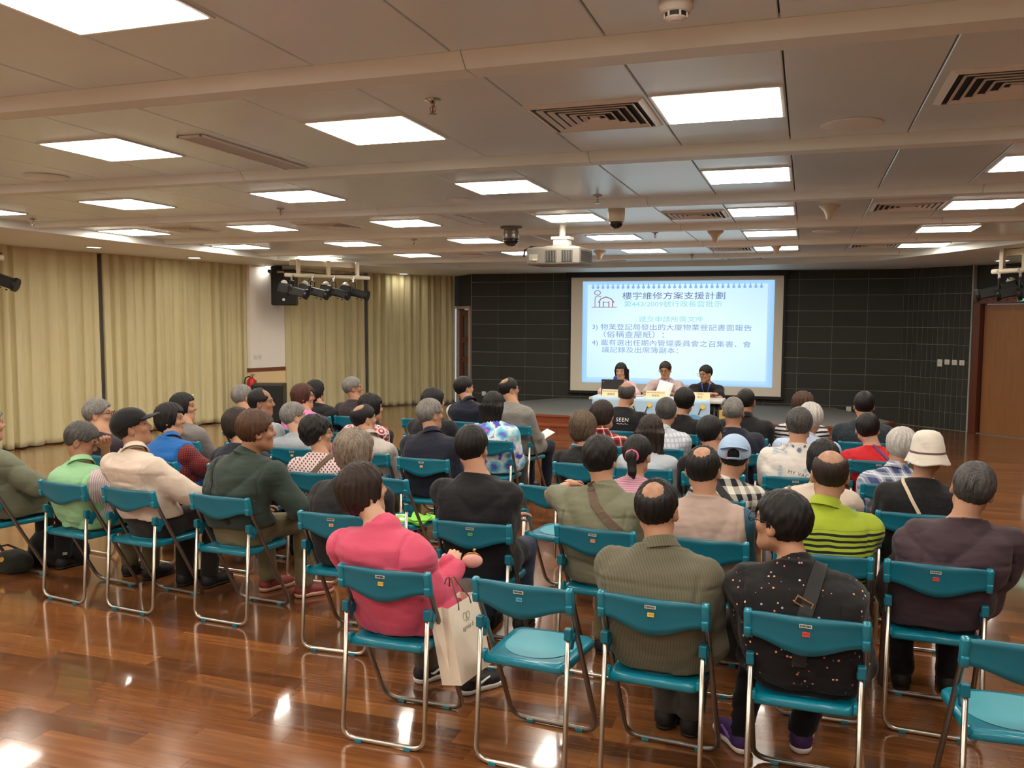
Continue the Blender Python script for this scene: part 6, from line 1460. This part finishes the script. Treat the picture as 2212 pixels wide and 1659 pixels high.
# ================================================================ speakers' table in front of the stage
tb = thing('folding_table', 'long grey table with a pale blue printed cloth in front of the stage', 'table', (-1.98, 12.28, 0))
TOPG = flat('table_grey', (196, 196, 192), 0.4)
MB().box((0, 0, 0.722), (1.85, 0.6, 0.036), ch=.008).build('tabletop', TOPG, tb)
for s in (-1, 1):
    MB().tube(rounded([(s*.82, -.26, .70), (s*.82, -.26, .02), (s*.82, .26, .02), (s*.82, .26, .70)], .04), .014, 8).build('leg', BKM, tb, smooth=True)
MB().box((0, .2, .66), (1.7, .02, .08)).build('rear_rail', BKM, tb)
t = Nt('pale_blue_cloth'); co = t.coord(); f = t.noise(co, 8, 3); t.set(color=t.mix(f, lin((168, 204, 232)), lin((186, 218, 242))), rough=0.6); CLOTHB = t.m
V = []; nx = 49
for z in (.03, .4, .70, .742):
    for i in range(nx): x = -.87+1.64*i/(nx-1); V.append((x, -.308-.008*math.sin(i*.9)*(1-z/.75), z))
for i in range(nx): V.append((-.87+1.64*i/(nx-1), -.29, .7445))
for i in range(nx): V.append((-.87+1.64*i/(nx-1), -.12, .7435))
Fs = [(r*nx+i, r*nx+i+1, (r+1)*nx+i+1, (r+1)*nx+i) for r in range(5) for i in range(nx-1)]
clo = link('printed_cloth', raw_mesh('printed_cloth', V, Fs, CLOTHB, True), tb)
def patch(name, poly, x, z, mat, d=.012):
    b = MB(); n = len(poly); y = -.309-d
    P = [(x+u, y, z+v) for u, v in poly]+[(x+u, y+.003, z+v) for u, v in poly]
    b.add(P, [tuple(range(n)), tuple(range(2*n-1, n-1, -1))]+[(i, (i+1) % n, n+(i+1) % n, n+i) for i in range(n)]); b.build(name, mat, clo)
def disc(r, ry=None, a0=0, a1=2*PI, n=18): return [(r*math.cos(a), (ry or r)*math.sin(a)) for a in np.linspace(a0, a1, n+1)[:-1 if a1-a0 > 6 else None]]
YEL = flat('print_yellow', (246, 214, 84), 0.6); GRN = flat('print_green', (96, 176, 84), 0.6); BLU = flat('print_blue', (104, 172, 222), 0.6); INKB = flat('print_black', (30, 30, 34), 0.6); WHP = flat('print_paper', (238, 240, 236), 0.6)
for k, x in enumerate((-.5, -.18, .55)):
    patch('blue_dome', disc(.15, .13, 0, PI), x, .42, BLU, .011)
    for s in (-1, 1):
        patch('yellow_ball', disc(.032), x+s*.125, .66, YEL, .014)
        patch('curved_stalk', [(s*.06, -.10), (s*.09, -.02), (s*.105, -.0), (s*.115, -.012), (s*.095, -.04), (s*.075, -.10)][::s], x, .65, INKB, .012)
patch('cream_patch', disc(.08, .07, 0, PI), .55, .42, flat('print_cream', (244, 226, 170), 0.6), .015)
patch('green_roof', [(-.14, 0), (.14, 0), (.10, .09), (0, .15), (-.1, .09)], .17, .53, GRN, .011); patch('white_band', [(-.09, -.01), (.09, -.01), (.09, .02), (-.09, .02)], .17, .56, WHP, .014)
patch('white_wall', [(-.12, -.1), (.12, -.1), (.12, 0), (-.12, 0)], .17, .53, WHP, .012); patch('yellow_field', [(-.16, 0), (.16, 0), (.16, .1), (-.16, .1)], .17, .33, YEL, .01)
patch('green_roof', [(-.08, 0), (.08, 0), (0, .1)], -.78, .5, GRN, .011); patch('yellow_field', [(-.08, -.12), (.08, -.12), (.08, 0), (-.08, 0)], -.78, .5, YEL, .011)
# name cards
CARD = flat('cream_card', (250, 232, 188), 0.6); CINK = flat('card_ink', (112, 96, 70), 0.7)
for x, l1, l2, lb in ((-2.60, '講解員 樓宇維修方案支援計劃', '顧靜賢', 'cream name card before the woman with the microphone'), (-1.97, '講解員 樓宇維修方案支援計劃', '謝順恩', 'cream name card before the man in the pink grey shirt'), (-1.36, '工程部職員', '健文', 'cream name card before the man in black')):
    o = thing('name_card', lb, 'name card', (x, 12.08, .7455), R(random.uniform(-3, 3)), 'cream name cards on the table')
    b = MB().add([(-.135, -.03, 0), (.135, -.03, 0), (.135, 0, .105), (-.135, 0, .105), (-.135, .03, 0), (.135, .03, 0)], [(0, 1, 2, 3), (3, 2, 5, 4), (0, 3, 4), (1, 5, 2), (0, 4, 5, 1)]); b.build('card', CARD, o)
    for body, size, z in ((l1, .019, .078), (l2, .036, .036)):
        V, Fs = text_mesh(body, size); tl = math.atan2(.03, .105); yy = -.03+.03*z/.105-.001
        ob = link('card_lettering', raw_mesh('card_lettering', V, Fs, CINK, False), o, (0, yy, z), (R(90)-tl, 0, 0)); ob['kind'] = 'stuff'
o = thing('laptop', 'black laptop with its lid towards the audience', 'laptop', (-2.62, 12.24, .741), R(-4))
MB().box((0, .11, .01), (.33, .22, .016), ch=.004).build('base', BKM, o); lid = MB().box((0, -.005, .125), (.33, .012, .23), (-.12, 0, 0), ch=.004).build('lid', BKM, o)
MB().box((-.13, -.024, .205), (.018, .002, .005), (-.12, .6, 0)).build('lid_mark', flat('badge_grey', (170, 160, 140), 0.5), lid)
MB().box((0, .12, .019), (.27, .1, .003)).build('keyboard', flat('key_black', (40, 40, 42), 0.6), o)
PAPER = flat('paper_white', (240, 238, 232), 0.8)
def sheets(name, lb, loc, rot, n=1, sz=(.21, .297), cat='paper', grp=None):
    o = thing(name, lb, cat, loc, 0, grp); o.rotation_euler = rot
    for k in range(n):
        V = []; 
        for j in range(5):
            for i in range(4): V.append((sz[0]*(i/3-.5), sz[1]*(j/4-.5), .0012*k+.006*math.sin(j*1.1)*(.5 if n > 1 else 1)))
        Fs = [(j*4+i, j*4+i+1, (j+1)*4+i+1, (j+1)*4+i) for j in range(4) for i in range(3)]
        s = link('sheet', raw_mesh('sheet', V, Fs, PAPER, True), o, (random.uniform(-.004, .004)*(n > 1), random.uniform(-.004, .004)*(n > 1), 0), (0, 0, random.uniform(-.05, .05)*(n > 1)))
        m = s.modifiers.new('thickness', 'SOLIDIFY'); m.thickness = .0006
    return o
sheets('papers', 'stack of white papers beside the laptop', (-2.27, 12.2, .742), (0, 0, .3), 3)
o = thing('pen', 'black pen lying on the papers beside the laptop', 'pen', (-2.22, 12.16, .753), .6); MB().tube([(-.07, 0, 0), (.06, 0, 0)], .004, 8).build('barrel', BKM, o); MB().tube([(.06, 0, 0), (.072, 0, 0)], [.0035, .001], 8).build('tip', CHR, o)

# ---- the three speakers, facing the audience
person_kw = dict(fine=.0125)
PP['mic'] = figure('woman with long black hair in a pale pink blouse speaking into a blue microphone', (0, 0, 180), loc=(-2.64, 12.98), top=1.19, hx=.0, hy=.06, yaw=0, pitch=12, fem=True, skin=2, hair=('long', 'black', 2), sw=.155, fine=.0125,
    shirt=S('pale_pink_blouse', 'solid', (230, 196, 202), infl=.02, collar=.02, part='blouse'), arms=('table', ((.05, .20, .88), (.9, -.2, -.6))), hand=('soft', 'fist'), seed=301, legs=TRB)
PP['reader'] = figure('man with glasses in a pink grey short sleeved shirt reading a sheet at the table', (0, 0, 180), loc=(-1.97, 12.98), top=1.225, hx=.0, hy=.07, yaw=6, pitch=16, hair=('short', 'dark', 4), sw=.182, girth=1.08, fine=.0125,
    shirt=S('pink_grey_shirt', 'solid', (206, 182, 180), sleeve='short', infl=.022, collar=.03), arms=('table', 'table'), seed=302, legs=TRB)
PP['listener'] = figure('black haired man with glasses in a black shirt at the right end of the table', (0, 0, 180), loc=(-1.36, 12.98), top=1.185, hx=.02, hy=.08, yaw=38, pitch=12, hair=('short', 'black', 7), sw=.176, girth=1.05, fine=.0125,
    shirt=S('black_polo', 'solid', (30, 30, 33), sleeve='short', infl=.022, collar=.026), arms=(((-.02, .38, .775), (-.9, -.5, -.3), 1), ((-.06, .36, .775), (.9, -.5, -.3), 1)), seed=303, legs=TRB)
for x, who in ((-2.64, 'the woman with the microphone'), (-1.97, 'the man reading a sheet'), (-1.36, 'the man in black at the table')):
    chair(x, 0, 180, 'teal folding chair behind the table under ' + who, False, loc=(x, 12.98))
for k in ('reader', 'listener'): glasses(PP[k])
LANY = flat('lanyard_blue', (62, 74, 170), 0.6)
def lanyard(P, zend=.72):
    tree = bvh_of(P); ln = None; N = P['N']
    for s in (-1, 1):
        C_ = []
        for t in np.linspace(0, 1, 14):
            x = N[0]+s*(.062-.05*t); z = N[2]-.01-(N[2]-.01-zend)*t; h = tree.ray_cast(Vector((x, .9, z)), Vector((0, -1, 0)))
            if h[0] is not None: C_.append(h[0]+Vector((0, .004, 0)))
        b = MB(); V = []; m = len(C_)
        for p in C_: V += [(p.x-.008, p.y, p.z), (p.x+.008, p.y, p.z), (p.x+.008, p.y+.003, p.z), (p.x-.008, p.y+.003, p.z)]
        Fs = [(4*i+k, 4*i+(k+1) % 4, 4*i+4+(k+1) % 4, 4*i+4+k) for i in range(m-1) for k in range(4)]
        ln = b.add(V, Fs).build('lanyard', LANY, P['o'])
for k in ('reader', 'listener'): lanyard(PP[k])
P = PP['mic']; S_, E_, W_ = P['J'][1]; o = thing('microphone', 'microphone with a blue foam head in the speaking woman\'s hand', 'microphone', (-2.64-W_[0]-.0, 12.98-W_[1]-.055, W_[2]-.0)); o.rotation_euler = (R(-28), 0, 0)
MB().lathe([(.013, -.12), (.016, .04), (.02, .06)], n=14).build('handle', BKM, o, smooth=True); MB().lathe([(.02, .058), (.03, .075), (.032, .1), (.024, .125), (0, .134)], n=18).build('foam_head', flat('foam_blue', (52, 70, 150), 0.9), o, smooth=True)
sheets('paper_sheet', 'white sheet held up by the man reading at the table', (-1.93, 12.56, .82), (R(62), R(14), 0), 1)
b = MB(); P = PP['listener']; S_, E_, W_ = P['J'][1]; d_ = (W_-E_)/np.linalg.norm(W_-E_)
b.tube([tuple(W_-d_*.012), tuple(W_+d_*.006)], .036, 14).build('watch_band', flat('watch_white', (226, 224, 220), 0.4), P['o'], smooth=True)
o = thing('yellow_bag', 'pale yellow paper bag standing at the right end of the table', 'bag', (-1.0, 12.25, 0), .3)
b = MB().box((0, 0, .30), (.26, .12, .60), ch=.006); b.build('bag_body', flat('pale_yellow', (226, 206, 120), 0.6), o)
for s in (-1, 1): MB().tube(rounded([(-.06, s*.05, .6), (-.05, s*.05, .68), (.05, s*.05, .68), (.06, s*.05, .6)], .03), .004, 6).build('handle', flat('pale_yellow', (226, 206, 120), 0.6), o)

# ================================================================ loose things among the chairs
# white paper carrier bag hanging from the hand of the woman in pink
bag = thing('paper_bag', 'white paper carrier bag hanging from the hand of the woman in pink', 'bag', (-1.36, 3.43, .262)); bag.rotation_euler = (Matrix.Rotation(R(-11), 3, 'Y') @ Matrix.Rotation(R(80), 3, 'Z')).to_euler()
BAGM = flat('bag_cream', (240, 226, 206), 0.7); W2, D2, H2 = .125, .05, .33
b = MB().add([(-W2, -D2, 0), (W2, -D2, 0), (W2, D2, 0), (-W2, D2, 0), (-W2, -D2, H2), (W2, -D2, H2), (W2, D2, H2), (-W2, D2, H2), (-W2, 0, .05), (W2, 0, .05), (-W2+.022, 0, H2), (W2-.022, 0, H2)],
    [(3, 2, 1, 0), (0, 1, 5, 4), (2, 3, 7, 6), (0, 4, 8), (4, 10, 8), (8, 10, 7), (8, 7, 3), (0, 8, 3), (1, 9, 5), (5, 9, 11), (9, 6, 11), (9, 2, 6), (1, 2, 9)])
ob = b.build('bag_body', BAGM, bag); m = ob.modifiers.new('thickness', 'SOLIDIFY'); m.thickness = .002
for s in (-1, 1): MB().tube([(-.05, s*D2, H2-.03), (-.045, s*D2, H2), (-.012, s*.012, H2+.10), (.012, s*.012, H2+.10), (.045, s*D2, H2), (.05, s*D2, H2-.03)], .0035, 6).build('handle', flat('handle_brown', (96, 78, 64), 0.7), bag, smooth=True)
INKG = flat('bag_ink', (120, 112, 96), 0.7)
V, Fs = text_mesh('agnès b.', .03, 'CENTER', 1.0, .25); lt = link('bag_lettering', raw_mesh('bag_lettering', V, Fs, INKG, False), bag, (0, -D2-.0022, .215), (R(90), 0, 0)); lt['kind'] = 'stuff'
b = MB()
for cx, r_ in ((-.016, .013), (.01, .012)): b.tube([(cx+r_*math.cos(t), -D2-.0022, .262+r_*1.3*math.sin(t)) for t in np.linspace(0, 2*PI, 13)[:-1]], .0009, 4, closed=True)
b.tube([(-.012, -D2-.0022, .238), (0, -D2-.0022, .244), (.014, -D2-.0022, .236)], .0009, 4); b.build('bag_drawing', INKG, bag)['kind'] = 'stuff'
o = thing('coin_purse', 'small pink purse with a gold clasp in the hand of the woman in pink', 'purse', (-1.44, 3.69, .69), .3)
F = Field(axis(-.08, .08, .007), axis(-.05, .05, .007), axis(-.06, .06, .007)); F.ell((0, 0, 0), (.05, .026, .034)); V, Q = nets(F); link('pouch', raw_mesh('pouch', V, Q, flat('purse_pink', (214, 158, 148), 0.7), True), o)
MB().tube([(-.036, 0, .024), (-.016, 0, .036), (.016, 0, .036), (.036, 0, .024)], .004, 6).lathe([(0, .04), (.008, .046), (.008, .054), (0, .06)], c=(.01, 0, 0), n=10).build('clasp', BRASS, o, smooth=True)
# papers and green bag on the empty seat
a12 = R(12); gx, gy = -2.64+math.sin(a12)*.2, 5.13+math.cos(a12)*.2
o = thing('green_bag', 'folded bright green shopping bag on the empty chair', 'bag', (gx+.08, gy+.02, .4385), -.3)
GB = flat('lime_fabric', (128, 206, 70), 0.7)
V = []
for j in range(7):
    for i in range(9): V.append((.13*(i/4-1), .11*(j/3-1), .012+.009*math.sin(i*1.3+j)+.006*math.cos(j*2.1)))
ob = link('folded_cloth', raw_mesh('folded_cloth', V, [(j*9+i, j*9+i+1, j*9+i+10, j*9+i+9) for j in range(6) for i in range(8)], GB, True), o); m = ob.modifiers.new('thickness', 'SOLIDIFY'); m.thickness = .014
MB().tube([(.05, -.1, .03), (.12, -.13, .03), (.16, -.05, .025), (.12, .05, .03), (.04, .09, .03)], .006, 6).build('handle', GB, o, smooth=True)
sheets('papers', 'white papers on the empty chair beside the green bag', (gx-.08, gy+.0, .441), (0, 0, .4), 3, (.18, .25))
o = sheets('paper_sheet', 'white sheet in the hand of the balding man in the grey shirt', (-2.56, 8.60, .62), (R(30), R(14), -.5), 1, (.12, .21))
sheets('paper_sheet', 'white paper on the lap of the woman in the blue puffer vest', (-4.26, 5.66, .655), (R(8), R(4), -.5), 1, (.15, .21))
sheets('paper_sheet', 'white paper on the lap of the woman in the navy cardigan', (-3.98, 5.62, .645), (R(25), R(-20), .3), 1)
# black backpack and dark bag on the floor at the left
o = thing('backpack', 'black backpack lying on the floor beside the mint vest man\'s chair', 'backpack', (-5.16, 4.86, 0), .5)
F = Field(axis(-.26, .26, .014), axis(-.2, .22, .014), axis(-.02, .36, .014)); F.ell((0, 0, .14), (.2, .13, .16)); F.cone((-.1, 0, .07), (.12, 0, .07), .1, .085, .06); F.cone((.02, -.1, .1), (.05, -.1, .12), .07, .06, .03)
F.put(lambda X, Y, Z: .006*np.sin(X*40+Z*25)*np.sin(Y*30+Z*18), (-1, -1, -1), (1, 1, 1), op='a'); F.put(lambda X, Y, Z: (.004-Z)+0*X+0*Y, (-1, -1, -1), (1, 1, 1), op='i')
V, Q = nets(F); BPM = cloth('backpack_black', 'solid', (20, 20, 22)); link('pack_body', raw_mesh('pack_body', V, Q, BPM, True), o)
for s in (-1, 1): MB().tube(rounded([(s*.07, .08, .27), (s*.09, .18, .2), (s*.09, .16, .06), (s*.08, .1, .03)], .06), .016, 6, flat=.4).build('strap', BPM, o, smooth=True)
MB().tube(rounded([(-.04, .02, .29), (-.03, .03, .34), (.03, .03, .34), (.04, .02, .29)], .03), .008, 6).build('grab_handle', BPM, o, smooth=True)
MB().box((.1, -.172, .12), (.03, .008, .02)).build('zip_tag', flat('tag_grey', (140, 140, 120), 0.5), o)
o = thing('shoulder_bag', 'dark bag slumped on the floor at the left edge', 'bag', (-5.30, 4.60, 0), .2)
F = Field(axis(-.2, .2, .013), axis(-.15, .15, .013), axis(-.02, .2, .013)); F.ell((0, 0, .07), (.15, .1, .09)); F.put(lambda X, Y, Z: .006*np.sin(X*45+Z*25)*np.sin(Y*38), (-1, -1, -1), (1, 1, 1), op='a'); F.put(lambda X, Y, Z: (.004-Z)+0*X+0*Y, (-1, -1, -1), (1, 1, 1), op='i')
V, Q = nets(F); link('bag_body', raw_mesh('bag_body', V, Q, cloth('bag_dark', 'solid', (44, 46, 38)), True), o)
MB().lathe([(0, .0), (.018, .0), (.018, .004), (0, .004)], c=(-.02, -.088, .11), n=14, M=Euler((R(70), 0, 0)).to_matrix()).build('bag_badge', BRASS, o)
MB().tube([(-.12, 0, .1), (-.16, .04, .16), (-.1, .08, .17), (.05, .08, .12), (.12, .02, .09)], .008, 6).build('bag_strap', BPM, o, smooth=True)
# black shoulder bag at the side of the woman in the dotted blouse
o = thing('black_handbag', 'black handbag at the left hip of the woman in the dotted blouse', 'bag', (-.24, 3.5, .46), .2)
F = Field(axis(-.1, .1, .01), axis(-.14, .14, .01), axis(-.02, .24, .01)); F.ell((0, 0, .1), (.055, .1, .11)); F.put(lambda X, Y, Z: (.002-Z)+0*X+0*Y, (-1, -1, -1), (1, 1, 1), op='i'); V, Q = nets(F); link('bag_body', raw_mesh('bag_body', V, Q, BPM, True), o)
MB().tube([(0, -.07, .17), (.01, -.03, .26), (.01, .03, .26), (0, .07, .17)], .007, 6).build('handle', BPM, o, smooth=True)
